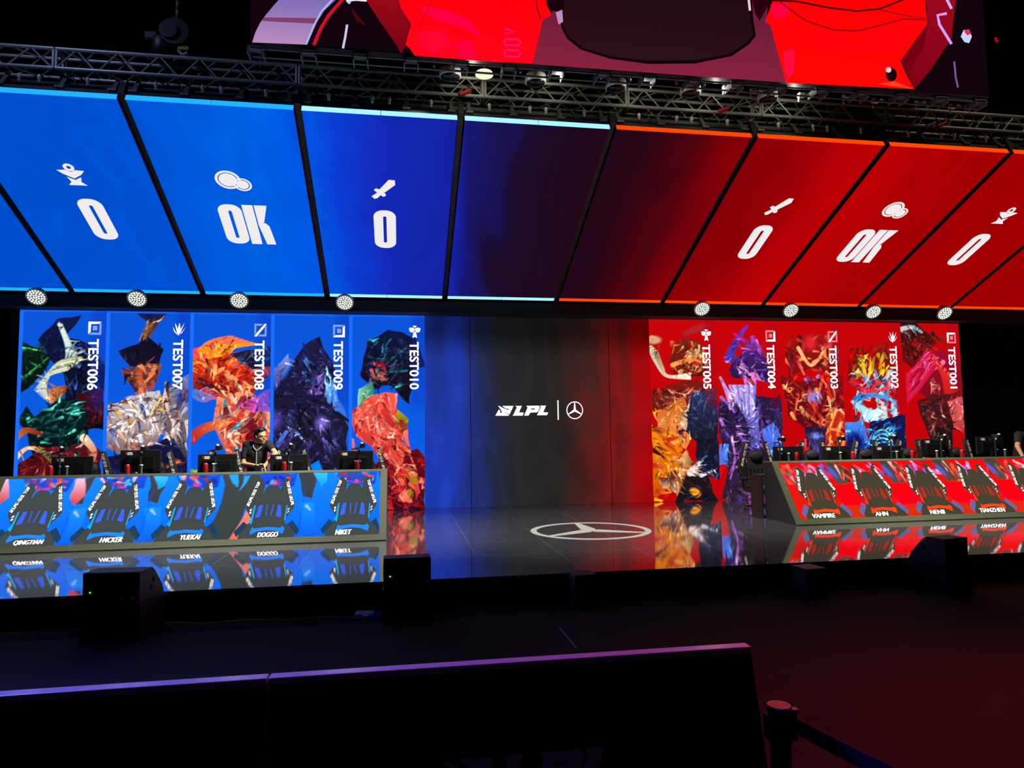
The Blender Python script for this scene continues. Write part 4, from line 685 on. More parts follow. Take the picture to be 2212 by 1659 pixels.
BAND = [(-.225, .2), (-.2, .27), (-.18, .245), (0, .265), (.18, .245), (.2, .27), (.235, .235), (.215, .15), (.12, .2), (0, .215), (-.13, .2), (-.22, .15)]
EDGES = [[(-.27, .36), (-.235, .4), (-.22, .6), (-.2, .62), (-.2, .6), (-.215, .35), (-.22, .31)], [(.23, .36), (.24, .6), (.225, .6), (.215, .36)]]
def desk(name, x0, x1, red, centers, names, label):
    t = thing(name, ((x0+x1)/2, 10.68, ZS), label, 'desk')
    g = MB().prism([(10.03, ZS+.002), (10.9, ZS+.002), (10.9, 1.235), (10.68, 1.235)], 'x', x0, x1); obj('front_body', g, BLK, t, world=True)
    e = .075; fr = MB(); dbox(fr, x0, x1, 0, .09, 0, .022); dbox(fr, x0, x0+.1, .09, DL-.04, 0, .022); dbox(fr, x1-.1, x1, .09, DL-.04, 0, .022); dbox(fr, x0, x1, DL-.04, DL, 0, .022); obj('screen_frame', fr, FRAME, t, world=True)
    obj('top_ledge', MB().bbox((x0, 10.66, 1.236), (x1, 10.92, 1.252)), mat('ledge', (70, 70, 72), .35), t, world=True)
    obj('worktop', MB().bbox((x0-.07 if red else x0+.02, 10.9, .99), (x1, 11.26, 1.02)), DARK, t, world=True)
    for xs in ((x0-.07, x0-.04) if red else (x0+.02, x0+.05), (x1-.05, x1-.02)): obj('side_panel', MB().bbox((xs[0], 10.9, ZS+.002), (xs[1], 11.25, .99)), mat('side_black', (26, 22, 26), .5), t, world=True)
    W, H = x1-x0-.2, DL-.13; s0 = .09
    A = Art(W, H, int(W*150), int(H*150), *(((226, 6, 10), (206, 30, 14)) if red else ((20, 130, 255), (10, 96, 236)))); rnd = random.Random(3+red)
    def Y(s): return H-(s-s0)            # face height -> picture row
    for c in centers:
        u = c-(x0+.1); sg = 1 if red else 1
        if red:
            A.poly([(u+.36, 0), (u+.62, 0), (u+.74, .42), (u+.42, .42)], (70, 60, 50), (84, 70, 60)); A.flow([(u-.2, 0), (u+.36, 0), (u+.4, .3), (u-.2, .34)], 16, [(230, 60, 40), (244, 180, 200), (100, 90, 220), (190, 130, 220), (60, 50, 50)], 80, 50, .3, .03, int(u*9))
            A.flow([(u-.52, 0), (u-.2, 0), (u-.2, .4), (u-.45, .42)], 18, [(240, 90, 50), (250, 190, 180), (120, 20, 20), (70, 60, 56), (236, 20, 60)], 90, 50, .3, .03, int(u*7)+4); A.blob(u+.42, .2, .05, .14, -20, (70, 90, 210), 1.5)
            A.poly([(u+.34, .44), (u+.66, .42), (u+.8, .9), (u+.4, .9), (u+.26, .6)], (255, 0, 10), (255, 0, 30)); A.poly([(u+.36, .82), (u+.74, .84), (u+.72, 1.05), (u+.4, 1.05)], (206, 40, 10)); A.stroke([(u+.55, .5), (u+.58, .9)], .01, .004, (220, 10, 0))
        else:
            A.poly([(u+.36, .0), (u+.62, .0), (u+.56, .44), (u+.42, .4)], (60, 66, 70), (56, 58, 66)); A.poly([(u-.3, 0), (u+.34, 0), (u+.3, .22), (u-.2, .2)], (30, 80, 220), (20, 60, 200)); A.flow([(u-.3, 0), (u+.3, 0), (u+.28, .16), (u-.2, .2)], 20, [(200, 40, 40), (250, 190, 210), (60, 190, 255), (70, 70, 90), (230, 90, 60), (24, 40, 160)], 70, 60, .2, .025, int(u*9)+1)
            A.blob(u+.02, .18, .07, .03, 0, (236, 60, 200), 1, .8); A.poly([(u-.62, .02), (u-.5, 0), (u-.4, .3), (u-.52, .44), (u-.6, .3)], (236, 190, 220), (200, 60, 60)) if u < 2.4 else A.poly([(u-.6, .0), (u-.4, 0), (u-.42, .14), (u-.5, .22)], (60, 190, 255), (20, 150, 255))
            A.poly([(u+.42, .5), (u+.62, .5), (u+.66, 1.05), (u+.5, 1.05)], (24, 140, 255), (10, 90, 220)); A.stroke([(u+.5, .55), (u+.56, .62)], .02, .01, (150, 190, 255)); A.stroke([(u+.46, .2), (u+.42, 1.05)], .004, .004, (10, 70, 220))
    if not red:
        u = -2.35-(x0+.1); A.poly([(u-.2, 0), (u+.28, 0), (u+.34, .34), (u+.2, .42), (u+.0, 1.1), (u-.36, 1.1), (u-.2, .6)], (62, 68, 68), (54, 62, 60)); A.stroke([(u+.27, .46), (u+.2, .72), (u+.04, 1.06)], .075, .05, (250, 150, 120), (226, 100, 84)); A.poly([(u-.14, .0), (u-.02, 0), (u-.02, .22), (u-.1, .16)], (40, 160, 250)); A.poly([(u+.06, .02), (u+.14, .02), (u+.02, .28)], (40, 160, 250))
    ob = A.build('screen_picture', tuple(dpt(x0+.1, DL-.04, .012)), (W, 0, 0), tuple(-DE*H), t, PIC); tag(ob, 'lit picture of %s gaming chairs seen from the front' % ('black chairs on red' if red else 'black chairs on blue'))
    off = Vector(t.location); vm = MB(); vc = []
    def add(loops, c, lay, cx):
        me = shape2d(loops); V = [(v.co.x, v.co.y) for v in me.vertices]; Fs = [tuple(p.vertices) for p in me.polygons]; bpy.data.meshes.remove(me)
        vm.add([dpt(cx+x, y, .0135+.001*lay) for x, y in V if True], Fs); vc.extend([linA(c)]*len(V))
    xa, xb = x0+.1, x1-.1
    def clipx(lp, cx): return [(min(max(x+cx, xa), xb)-cx, y) for x, y in lp]
    dk = (66, 60, 46) if red else (62, 68, 68)
    for c, nm in zip(centers, names):
        add([clipx(BODY[0], c)], dk, 0, c)
        for s in SLOTS: add([clipx(s, c)], (176, 40, 28) if red else (56, 96, 232), 1, c)
        add([clipx(BAND, c)], (250, 66, 16) if red else (30, 130, 255), 1, c)
        for s in EDGES: add([clipx(s, c)], (244, 60, 20) if red else (16, 170, 255), 1, c)
        for sx in (-1, 1):
            arm = [(sx*.27, .3), (sx*.33, .36), (sx*.44, .2), (sx*.4, .12), (sx*.34, .2)]; add([clipx(arm, c)], (96, 96, 150) if red else (30, 60, 90), 1, c)
            for q in (0, .045): add([clipx([(sx*(.255)-.012, .47+q), (sx*.255+.012, .49+q), (sx*.262+.016, .515+q), (sx*.262-.01, .5+q)], c)], (255, 240, 250), 2, c)
    vo = flat('pictured_chairs', vm, PIC); vo.parent = ob; vo.location = -off; ca = vo.data.color_attributes.new('pix', 'FLOAT_COLOR', 'POINT'); arr = np.ones((len(vc), 4)); arr[:, :3] = np.array(vc); ca.data.foreach_set('color', arr.ravel().astype('f'))
    for c, nm in zip(centers, names):
        for sx in (-1, 1):
            mb = MB(); a = Vector((sx*.20, 1.0)); b = Vector((sx*.31, .6)); d = b-a; L = d.length; d.normalize(); up = Vector((-d.y, d.x))      # letters run down the chair's edge
            if sx < 0: a, d, up = b, -d, -up; up = Vector((-d.y, d.x))
            if xa < c+sx*.33 < xb:
                strip_text(mb, lambda p: dpt(c+p[0], p[1], .0165), a, d, up, L, .042, sx)
                t2 = flat('pictured_chair_lettering', mb, WHITEL); t2.parent = ob; t2.location = -off
        if nm:
            w_ = .045*len(nm)+.05; w_ = {'QINGTIAN': .355, 'H4CKER': .275, 'YUEKAI': .255, 'DOGGO': .27, 'NIKET': .22, 'VAMPIRE': .39, 'AHN': .235, 'NENII': .275, 'TIANZHEN': .47}[nm]
            nx = {'QINGTIAN': -5.05, 'H4CKER': -4.0, 'YUEKAI': -2.985, 'DOGGO': -1.98, 'NIKET': -.93, 'VAMPIRE': 6.42, 'AHN': 7.51, 'NENII': 8.5, 'TIANZHEN': 9.43}[nm]
            mb = MB()
            for dx in (-.005, 0, .005): place(mb, text2d(nm, 0, .22), dpt(nx+dx, .106, .019), (w_, 0, 0), DE*.074); t3 = flat('player_lettering', mb, WHITEL); t3.parent = ob; t3.location = -off
    return t
GL = None
def strip_text(mb, P, a, d, up, L, h, sx, three=None):
    # TGIF, a run of small block glyphs, a bar and the league mark, laid along a strip
    def put(vf, s0, s1, hh, oy=0):
        for V, Fc in [vf]:
            mb.add([P(a+d*(s0+(s1-s0)*u)+up*(v*hh+oy-hh/2)) for u, v in V], Fc)
    order = [('T', 0, .27), ('B', .30, .55), ('|', .585, .595), ('L', .62, 1.0)] if sx > 0 else [('L', 0, .38), ('|', .405, .415), ('B', .45, .70), ('T', .73, 1.0)]
    for k, f0, f1 in order:
        s0, s1 = f0*L, f1*L
        if k == 'T': put(text2d('TGIF', .03), s0, s1, h)
        elif k == '|': put(([(0, 0), (1, 0), (1, 1), (0, 1)], [(0, 1, 2, 3)]), s0, s1, h*.9)
        elif k == 'B':
            n = 2
            for q in range(n):
                b0 = s0+(s1-s0)*q/n; bw = (s1-s0)/n*.86
                for (u0, v0, u1, v1) in ((0, 0, .16, 1), (.28, .8, 1, 1), (.28, .42, 1, .6), (.28, 0, 1, .18), (.55, 0, .72, 1)): put(([(u0, v0), (u1, v0), (u1, v1), (u0, v1)], [(0, 1, 2, 3)]), b0, b0+bw, h)
        else:
            for vf in LPLM: put(([(u/5.3, v) for u, v in vf[0]], vf[1]), s0, s1, h)
D1 = desk('player_desk', -5.57, -.222, False, [-4.93, -3.95, -2.94, -1.865, -.70], ['QINGTIAN', 'H4CKER', 'YUEKAI', 'DOGGO', 'NIKET'], 'left player desk with a sloped blue screen front showing chairs')
D2 = desk('player_desk', 6.09, 11.43, True, [6.69, 7.70, 8.72, 9.72, 10.74], ['VAMPIRE', 'AHN', 'NENII', 'TIANZHEN', ''], 'right player desk with a sloped red screen front showing chairs')
# ------------------------------------------------------------------ gaming chairs
FAB = mat('chair_fabric', (34, 35, 36), .75); MESHF = mat('chair_side_black', (24, 24, 26), .6); CWH = mat('chair_print', (232, 230, 200), .55, emit=(232, 230, 200), es=0)
def chair():
    t = thing('gaming_chair', (0, 0, 0), 'x', 'gaming chair', 'gaming chairs behind the desks')
    def P3(me_loops, y0, y1, nm, mt, bv=.008):
        me = shape2d(me_loops, (y1-y0)/2)
        for v in me.vertices: x, z, y = v.co; v.co = (x, (y0+y1)/2-y, z)
        return obj(nm, me, mt, t, bevel=0)
    back = [(-.205, .38), (-.2, .5), (-.23, .62), (-.22, .8), (-.15, .86), (-.14, .92), (-.13, 1.0), (-.1, 1.08), (-.06, 1.11), (.06, 1.11), (.1, 1.08), (.13, 1.0), (.14, .92), (.15, .86), (.22, .8), (.23, .62), (.2, .5), (.205, .38)]
    sl = [[(x*.9, z-.42+.58) for x, z in q] for q in ([(-.17, .43), (-.115, .43), (-.1, .62), (-.15, .61)], [(-.05, .44), (-.025, .44), (-.03, .62), (-.055, .62)], [(.015, .44), (.035, .44), (.06, .62), (.045, .62)], [(.1, .44), (.165, .43), (.15, .6), (.11, .62)])]
    P3([back]+sl, -.035, .045, 'backrest', FAB)
    for s in (-1, 1):
        w_ = [(s*.165, 1.28), (s*.215, 1.285), (s*.285, 1.06), (s*.345, .83), (s*.33, .79), (s*.25, .63), (s*.215, .62), (s*.2, .8), (s*.215, .95), (s*.2, 1.1)]
        P3([w_], -.07, .02, 'side_wing', MESHF)
        mb = MB(); a = Vector((s*.205, 1.255)); b = Vector((s*.32, .83)); d = (b-a); L = d.length; d.normalize()
        if s < 0: a, d = b, -d
        up = Vector((-d.y, d.x)); strip_text(mb, lambda p: Vector((p[0]-s*.012, -.073, p[1])), a, d, up, L, .045, s); obj('printed_lettering', mb, CWH, t)
        obj('armrest', MB().box((s*.33, -.2, .62), (.09, .28, .035)).box((s*.33, -.12, .52), (.04, .06, .18)), DARK, t, bevel=.01)
    obj('headrest', MB().ell((0, -.06, 1.02), (.13, .045, .085)), FAB, t, smooth=True)
    obj('seat', MB().box((0, -.2, .42), (.5, .5, .1)), FAB, t, bevel=.03); obj('seat_frame', MB().box((0, -.1, .36), (.34, .3, .04)), DARK, t)
    obj('gas_lift', MB().tube((0, -.12, .1), (0, -.12, .36), .03), DARK, t)
    b = MB(); c = MB()
    for k in range(5):
        a = 2*PI*k/5; e = (.28*math.cos(a), -.12+.28*math.sin(a), .07); b.tube((0, -.12, .12), e, .025, .018); c.tube((e[0]-.015, e[1], .031), (e[0]+.015, e[1], .031), .03, n=14)
    obj('star_base', b, DARK, t); obj('casters', c, DARK, t); return t
CHX = [(-4.96, 'leftmost gaming chair behind the blue desk'), (-3.96, 'second gaming chair from the left behind the blue desk'), (-2.91, 'gaming chair just left of the man in black'), (-1.83, 'gaming chair just right of the man in black'), (-.59, 'rightmost gaming chair behind the blue desk'),
       (6.55, 'gaming chair sticking out at the left end of the red desk'), (7.70, 'second gaming chair from the left at the red desk'), (8.83, 'third gaming chair from the left at the red desk'), (9.76, 'fourth gaming chair from the left at the red desk'), (10.83, 'rightmost gaming chair at the red desk')]
c0 = chair()
for i, (x, lab) in enumerate(CHX):
    h = c0 if i == 0 else copy_tree(c0); h.location = (x, 12.05, ZS+.001); h['label'] = lab; h.rotation_euler.z = 0
# ------------------------------------------------------------------ monitors and small things on the desks
def monitor():
    t = thing('monitor', (0, 0, 0), 'x', 'monitor', 'monitors on the player desks')
    obj('housing', MB().box((0, .02, .3), (.57, .035, .33)), DARK, t, bevel=.008); obj('rear_cover', MB().box((0, -.01, .27), (.4, .035, .2)), mat('rear_cover', (14, 14, 16), .4), t, bevel=.008)
    obj('display', MB().box((0, .04, .3), (.55, .006, .31)), mat('display_glass', (8, 8, 10), .1), t)
    obj('stand_neck', MB().box((0, -.02, .16), (.05, .03, .2)), DARK, t); obj('stand_foot', MB().box((0, 0, .008), (.26, .16, .016)), DARK, t, bevel=.005)
    s = obj('sticker', MB().box((-.15, .0005, .415), (.075, .004, .045)), mat('sticker_white', (214, 226, 206), .6), t); obj('sticker_mark', MB().prism([(-.225, .44), (-.192, .435), (-.192, .393), (-.205, .393)], 'y', -.0015, .002), mat('sticker_red', (170, 40, 36), .6), t)
    return t
MN = [(-4.85, .03), (-3.90, .08), (-2.80, 0), (-1.74, -.02), (-.74, .02), (6.70, -.02), (7.62, -.03), (8.62, -.04), (9.6, .07), (10.75, .1)]
who = ['first monitor from the left on the blue desk', 'second monitor from the left on the blue desk', 'monitor to the left of the man in black', 'monitor to the right of the man in black', 'rightmost monitor on the blue desk', 'first monitor from the left on the red desk', 'second monitor from the left on the red desk', 'third monitor from the left on the red desk', 'fourth monitor from the left on the red desk', 'rightmost monitor on the red desk']
m0 = monitor()
for i, (x, dz) in enumerate(MN):
    h = m0 if i == 0 else copy_tree(m0); h.location = (x, 11.15, 1.021); h['label'] = 'black '+who[i]
    for c in [q for q in bpy.data.objects if q.parent == h and not q.name.startswith('stand_foot')]: c.location.z += dz
def can():
    t = thing('drink_can', (0, 0, 0), 'x', 'drink can', 'red drink cans on the desk ledges')
    obj('can_body', MB().lathe([(.026, 0), (.033, .01), (.033, .128), (.027, .142)], 20), mat('can_red', (196, 24, 34), .3, .3), t, smooth=True); obj('can_lid', MB().lathe([(.027, .142), (.026, .145)], 20), STEEL, t)
    mb = MB()
    for k in range(3): mb.box((0, -.0335, .04+.028*k), (.022, .002, .016))
    obj('can_print', mb, mat('can_print', (110, 12, 40), .5), t); return t
CX = [-4.95, -3.93, -2.86, -1.745, -.675, 6.60, 7.65, 8.79, 9.77]
cl = ['red can at the left end of the blue desk', 'red can before the second monitor of the blue desk', 'red can before the monitor left of the man', 'red can before the monitor right of the man', 'red can before the rightmost monitor of the blue desk', 'red can before the first monitor of the red desk', 'red can before the second monitor of the red desk', 'red can before the third monitor of the red desk', 'red can before the fourth monitor of the red desk']
k0 = can()
for i, x in enumerate(CX):
    h = k0 if i == 0 else copy_tree(k0); h.location = (x, 10.74, 1.253); h['label'] = cl[i]
def cylpost():
    t = thing('desk_tube', (0, 0, 0), 'x', 'tube', 'grey tubes on the desk ledges'); obj('tube_body', MB().tube((0, 0, 0), (0, 0, .118), .017, n=16), mat('tube_grey', (84, 88, 86), .4), t); obj('tube_cap', MB().lathe([(.017, .118), (.026, .122), (.026, .134), (.014, .14)], 16), PALE, t); return t
t0 = cylpost(); TX = [-4.77, -3.77, -2.77, -1.66, -.70, 6.5, 7.47, 8.55, 9.34, 10.72]
for i, x in enumerate(TX):
    h = t0 if i == 0 else copy_tree(t0); h.location = (x, 10.82, 1.253); h['label'] = 'grey tube before the '+who[i]
def webcam():
    t = thing('camera_stand', (0, 0, 0), 'x', 'camera stand', 'player cameras on thin poles')
    obj('pole', MB().tube((0, 0, .12), (0, 0, .56), .014, n=10), BLK, t); obj('base_clamp', MB().box((0, .0, .06), (.06, .06, .12)), DARK, t)
    obj('camera_body', MB().box((.05, 0, .6), (.085, .1, .075)), DARK, t, bevel=.012); obj('lens_barrel', MB().tube((.05, .04, .6), (.05, .1, .6), .03, n=16), DARK, t)
    obj('light_ring', MB().lathe([(.016, -.01), (.026, 0), (.022, .016), (.008, .024)], 14, Matrix.Translation((.04, -.05, .63))), PALE, t, smooth=True)
    obj('ball_joint', MB().ell((.01, 0, .55), (.022, .022, .022)), PALE, t, smooth=True); obj('side_arm', MB().tube((-.08, 0, .545), (.02, 0, .57), .01).ell((-.09, 0, .545), (.03, .022, .012)), DARK, t); return t
w0 = webcam(); WX = [-4.93, -3.83, -2.78, -1.72, -.66, 6.42, 7.55, 8.55, 9.55, 10.66]
for i, x in enumerate(WX):
    h = w0 if i == 0 else copy_tree(w0); h.location = (x, 10.955, 1.021); h['label'] = 'camera on a pole over the '+who[i]
# blue standby lights on the camera poles
BL = emis('standby_blue', (60, 130, 240), 1.2)
for h in [o for o in bpy.data.objects if o.name.startswith('camera_stand')]: obj('standby_light', MB().ell((.02, -.02, .36), (.014, .006, .008)), BL, h)
# ------------------------------------------------------------------ people
def capsules(segs, ells=(), voxel=.012, smooth_=6):
    mb = MB()
    for a, b, r0, r1 in segs:
        mb.tube(a, b, r0, r1, 14); mb.ell(a, (r0,)*3, n=14, m=8); mb.ell(b, (r1,)*3, n=14, m=8)
    for e in ells: mb.ell(e[0], e[1], e[2] if len(e) > 2 else None, n=20, m=14)
    me = mb.mesh('tmp'); o = bpy.data.objects.new('tmp', me); COL.objects.link(o)
    r = o.modifiers.new('r', 'REMESH'); r.mode = 'VOXEL'; r.voxel_size = voxel; s = o.modifiers.new('s', 'SMOOTH'); s.iterations = smooth_; s.factor = .5
    dg = bpy.context.evaluated_depsgraph_get(); dg.update(); out = bpy.data.meshes.new_from_object(o.evaluated_get(dg)); bpy.data.objects.remove(o); bpy.data.meshes.remove(me); return out
SKIN = mat('skin', (208, 158, 114), .5); HAIR = mat('black_hair', (18, 17, 18), .45); TEE = mat('black_shirt', (22, 22, 24), .85); TROU = mat('black_trousers', (18, 18, 22), .85)
def hand(seg, wrist, d, n, L=.17, curl=.5):          # palm, four unequal fingers and a thumb; d = pointing way, n = palm normal
    d = Vector(d).normalized(); n = Vector(n).normalized(); sd = d.cross(n); w_ = Vector(wrist); pc = w_+d*.05
    for k in (-1, 0, 1): seg.append((w_+sd*.012*k, w_+d*.085+sd*.024*k, .016, .014))
    for k, (o_, l) in enumerate(((-.033, .062), (-.011, .074), (.011, .07), (.033, .054))):
        a = w_+d*.088+sd*o_; d1 = (d+n*curl*.6).normalized(); d2 = (d+n*curl*1.8).normalized(); b = a+d1*l*.5; seg += [(a, b, .0095, .009), (b, b+d2*l*.5, .009, .0075)]
    a = w_+d*.03-sd*.028; b = a+(d*.6-sd*.7+n*.3).normalized()*.035; seg += [(a, b, .012, .0105), (b, b+(d+n*.5).normalized()*.03, .0105, .009)]
def person(loc, label, J, face, tilt, cloth=None, arms=True):
    t = thing('person', loc, label, 'person'); V = {k: Vector(v) for k, v in J.items()}
    seg = []; hd = V['head']; f = Vector(face).normalized(); up = Vector(tilt).normalized(); sd = f.cross(up).normalized(); up = sd.cross(f).normalized(); HR = Matrix((sd, f, up)).transposed()
    seg += [(V['pelvis'], V['chest'], .13, .14), (V['chest'], V['neck'], .11, .06), (V['neck'], hd-up*.05, .058, .056), (V['shR'], V['shL'], .06, .06), (V['shR'], V['chest'], .07, .1), (V['shL'], V['chest'], .07, .1)]
    for s in 'RL':
        seg += [(V['sh'+s], V['el'+s], .055, .043), (V['el'+s], V['wr'+s], .043, .028)]
        d = V['hd'+s]; hand(seg, V['wr'+s], d, V['hn'+s], curl=.6)
        hip = V['pelvis']+Vector(((-.09 if s == 'R' else .09), 0, -.03)); kn = V['knee'+s] if 'knee'+s in V else hip+Vector((0, -.03, -.42)); an = Vector((hip.x, .02, .09)); seg += [(hip, kn, .085, .06), (kn, an, .058, .04), (an+Vector((0, .02, -.045)), an+Vector((0, -.15, -.055)), .042, .034)]
    def hp(x, y, z): return hd+HR @ Vector((x, y, z))
    ells = [(hp(0, -.01, .03), (.077, .095, .1), HR), (hp(0, .03, -.045), (.06, .068, .07), HR), (hp(0, .098, -.02), (.014, .02, .026), HR), (hp(0, .07, -.095), (.03, .03, .022), HR), (hp(0, .088, -.062), (.024, .014, .01), HR), (hp(0, .082, .022), (.05, .014, .01), HR)]
    for s in (-1, 1): ells += [(hp(s*.08, -.005, -.01), (.012, .022, .032), HR), (hp(s*.036, .07, -.035), (.022, .022, .02), HR)]
    body = obj('body', capsules(seg, ells, .0085, 4), SKIN, t, smooth=True)
    e = MB()
    for s in (-1, 1): e.ell(hp(s*.03, .092, -.0), (.013, .006, .006), HR, 10, 6)
    obj('eyes', e, mat('eye_dark', (30, 22, 20), .3), t, smooth=True)
    m_ = MB().ell(hp(0, .1, -.066), (.022, .006, .004), HR, 10, 6); obj('mouth', m_, mat('lip', (150, 84, 74), .5), t, smooth=True)
    hs_ = [(hp(0, -.03, .055), (.083, .09, .085), HR), (hp(0, -.06, .01), (.078, .055, .085), HR), (hp(.015, .035, .105), (.06, .05, .03), HR), (hp(-.02, .02, .108), (.05, .05, .03), HR)]
    for s in (-1, 1): hs_.append((hp(s*.074, .0, .045), (.01, .035, .04), HR))
    obj('hair', capsules([], hs_, .008, 3), HAIR, t, smooth=True)
    g = MB()
    for s in (-1, 1):
        c = [hp(s*.033+.025*math.cos(a), .112, .0+.019*math.sin(a)) for a in [k*2*PI/16 for k in range(17)]]; g.path(c, .0022, 6); g.tube(hp(s*.058, .11, .003), hp(s*.082, .0, .006), .002)
    g.tube(hp(-.008, .113, .002), hp(.008, .113, .002), .002); obj('glasses', g, mat('glasses_metal', (70, 66, 66), .3, .6), t)
    q = [(V['pelvis']+Vector((0, 0, -.02)), V['chest'], .155, .165), (V['chest'], V['neck']-Vector((0, 0, .06)), .14, .085), (V['shR'], V['shL'], .066, .066), (V['shR'], V['chest'], .08, .12), (V['shL'], V['chest'], .08, .12)]
    for s in 'RL': q.append((V['sh'+s], V['sh'+s]+(V['el'+s]-V['sh'+s])*(.62 if s == 'R' else .5), .069, .064))
    obj('polo_shirt', capsules(q, (), .012, 5), TEE, t, smooth=True)
    lg_ = []
    for s in 'RL':
        hip = V['pelvis']+Vector(((-.09 if s == 'R' else .09), 0, -.03)); kn = hip+Vector((0, -.03, -.42)); an = Vector((hip.x, .02, .1)); lg_ += [(hip, kn, .105, .078), (kn, an, .078, .062), (hip, V['pelvis'], .11, .12)]
    obj('trousers', capsules(lg_, (), .014, 4), TROU, t, smooth=True)
    sh = MB()
    for s in (-1, 1): x = V['pelvis'].x+s*.09; sh.box((x, -.05, .045), (.11, .29, .088))
    obj('shoes', sh, BLK, t, bevel=.03)
    ly = [V['neck']+Vector((-.07, 0, -.0)), V['neck']+Vector((-.05, -.1, -.06)), V['chest']+Vector((.03, -.165, .05)), V['chest']+Vector((.035, -.175, -.18))]; l2 = [V['neck']+Vector((.07, 0, 0)), V['neck']+Vector((.07, -.09, -.06)), V['chest']+Vector((.04, -.17, .05))]
    obj('lanyard', MB().path(ly, .009, 6).path(l2, .009, 6), mat('lanyard_grey', (140, 148, 130), .6), t)
    return t
ZP = ZS+.001
man = person((-2.27, 11.5, ZP), 'man in a black polo shirt with glasses leaning over the left desk', dict(pelvis=(-.03, .1, .90), chest=(-.03, .02, 1.22), neck=(.0, -.03, 1.385), head=(.045, -.07, 1.50), shR=(-.17, .02, 1.35), shL=(.16, -.06, 1.36), elR=(-.21, -.06, 1.06), wrR=(.0, -.25, 1.04), hdR=(1, -.25, -.05), hnR=(0, -.5, -1), elL=(.30, -.20, 1.22), wrL=(.16, -.33, 1.03), hdL=(-.35, -.25, -1), hnL=(-1, -.2, .2)), (.72, -.68, -.16), (.08, -.14, 1))
cm = MB(); rnd = random.Random(2)
for k in range(3):
    pts = [Vector((.10+.03*k, -.36-.012*k, 1.07)), Vector((.115+.028*k, -.38, .99)), Vector((.15+.02*k, -.37-.01*k, .93)), Vector((.17+.014*k, -.36, .86))]; cm.path(pts, .013, 8)
c_ = obj('cleaning_cloth', capsules([( (.10+.02*k, -.36-.01*k, 1.06), (.15+.018*k, -.365, .88), .014, .012) for k in range(4)], (), .008, 3), mat('pale_cloth', (206, 200, 160), .9), loc=(-2.27, 11.5, ZP), smooth=True); tag(c_, 'pale wrinkled cloth held in the hand of the man in black', 'cloth')
person((11.86, 11.5, ZP), 'person in a dark shirt at the right picture edge reaching down to the red desk', dict(pelvis=(0, .1, .90), chest=(-.08, -.06, 1.20), neck=(-.08, -.14, 1.37), head=(-.04, -.2, 1.50), shR=(-.29, -.14, 1.34), shL=(.1, -.1, 1.33), elR=(-.49, -.3, 1.13), wrR=(-.50, -.42, .92), hdR=(0, -.3, -1), hnR=(0, 1, -.2), elL=(.16, -.2, 1.1), wrL=(.06, -.4, 1.0), hdL=(-.4, -.9, -.2), hnL=(0, 0, -1)), (-.3, -1, -.3), (-.02, -.3, 1))
# ------------------------------------------------------------------ floor monitors in front of the stage
SPK = mat('speaker_paint', (52, 52, 60), .6); GRN = emis('power_led', (60, 220, 20), 2.0)
def wedge(x, y, w_, d, h, label, yaw, led=True, basez=.0, flip=False):
    t = thing('stage_monitor', (x, y, 0), label, 'speaker', 'speakers in front of the stage', rz=yaw)
    hb = h*.5
    obj('riser_box', MB().box((0, d*.5, hb*.5), (w_+.02, d+.02, hb)), mat('riser_black', (20, 18, 22), .7), t, bevel=.006)
    prof = [(0, hb+.001), (d, hb+.001), (d, hb+.02), (d*.92, hb+.1), (d*.62, h-.04), (d*.5, h), (0, h)]
    obj('cabinet', MB().prism(prof, 'x', -w_/2, w_/2), SPK, t, bevel=.008)
    hd_ = MB()
    for s in (-1, 1):
        for k in (0, 1): hd_.box((s*w_/2, d*(.55-.1*k), h-.12-.06*k), (.006, .035, .045), Matrix.Rotation(.5, 3, 'X'))
    obj('side_grip', hd_, mat('grip_hole', (2, 2, 3), .9), t)
    obj('grille', MB().box((0, d*.78, (hb+h)/2+.02), (w_*.9, .01, .24), Matrix.Rotation(.75, 3, 'X')), mat('grille_black', (12, 12, 13), .8), t)
    obj('badge', MB().box((w_*.27, -.002, h-.09), (.07, .004, .03)), mat('badge_grey', (52, 52, 62), .5), t)
    obj('connector_panel', MB().box((0, -.003, hb+.06), (w_*.7, .006, .07)), mat('connector_black', (14, 14, 16), .5), t)
    pl = MB(); 
    for k, xx in enumerate((.1, .2)): pl.tube((xx*w_*2, -.006, hb+.075), (xx*w_*2, -.035, hb+.065), .012)
    obj('plugs', pl, mat('plug_orange', (200, 120, 80), .5), t)
    for s in (-1, 1):
        cb = MB(); pts = [(.2*w_*s+.1*w_*math.sin(q/10*PI), -.03-.05*math.sin(q/10*PI), hb+.065-.2*math.sin(q/10*PI)) for q in range(11)]; cb.path(pts, .004, 6); obj('loose_cable', cb, mat('loose_cable', (50, 48, 56), .6), t)
    if led: obj('power_light', MB().ell((-w_*.36, -.003, h-.17), (.009, .004, .007)), GRN, t)
    return t
wedge(-2.545, 6.66, .49, .50, .59, 'large wedge speaker on a riser, leftmost before the stage, with side handle holes', -.1)
wedge(.05, 6.80, .455, .40, .59, 'wedge speaker with a bright green light beside the white router box', .02)
wedge(5.96, 6.70, .36, .45, .58, 'wedge speaker on the right before the red desk reflection', .22, led=False)
def small_box(x, y, w_, d, h, label, yaw):
    t = thing('front_fill_speaker', (x, y, 0), label, 'speaker', 'small boxes before the stage', rz=yaw)
    obj('cabinet', MB().box((0, d/2, h/2), (w_, d, h)), SPK, t, bevel=.01); obj('rear_plate', MB().box((0, -.002, h*.5), (w_*.6, .004, h*.4)), mat('rear_plate', (16, 16, 20), .5), t); obj('grille', MB().box((0, d+.004, h*.55), (w_*.85, .006, h*.8)), mat('grille_black', (12, 12, 13), .8), t)
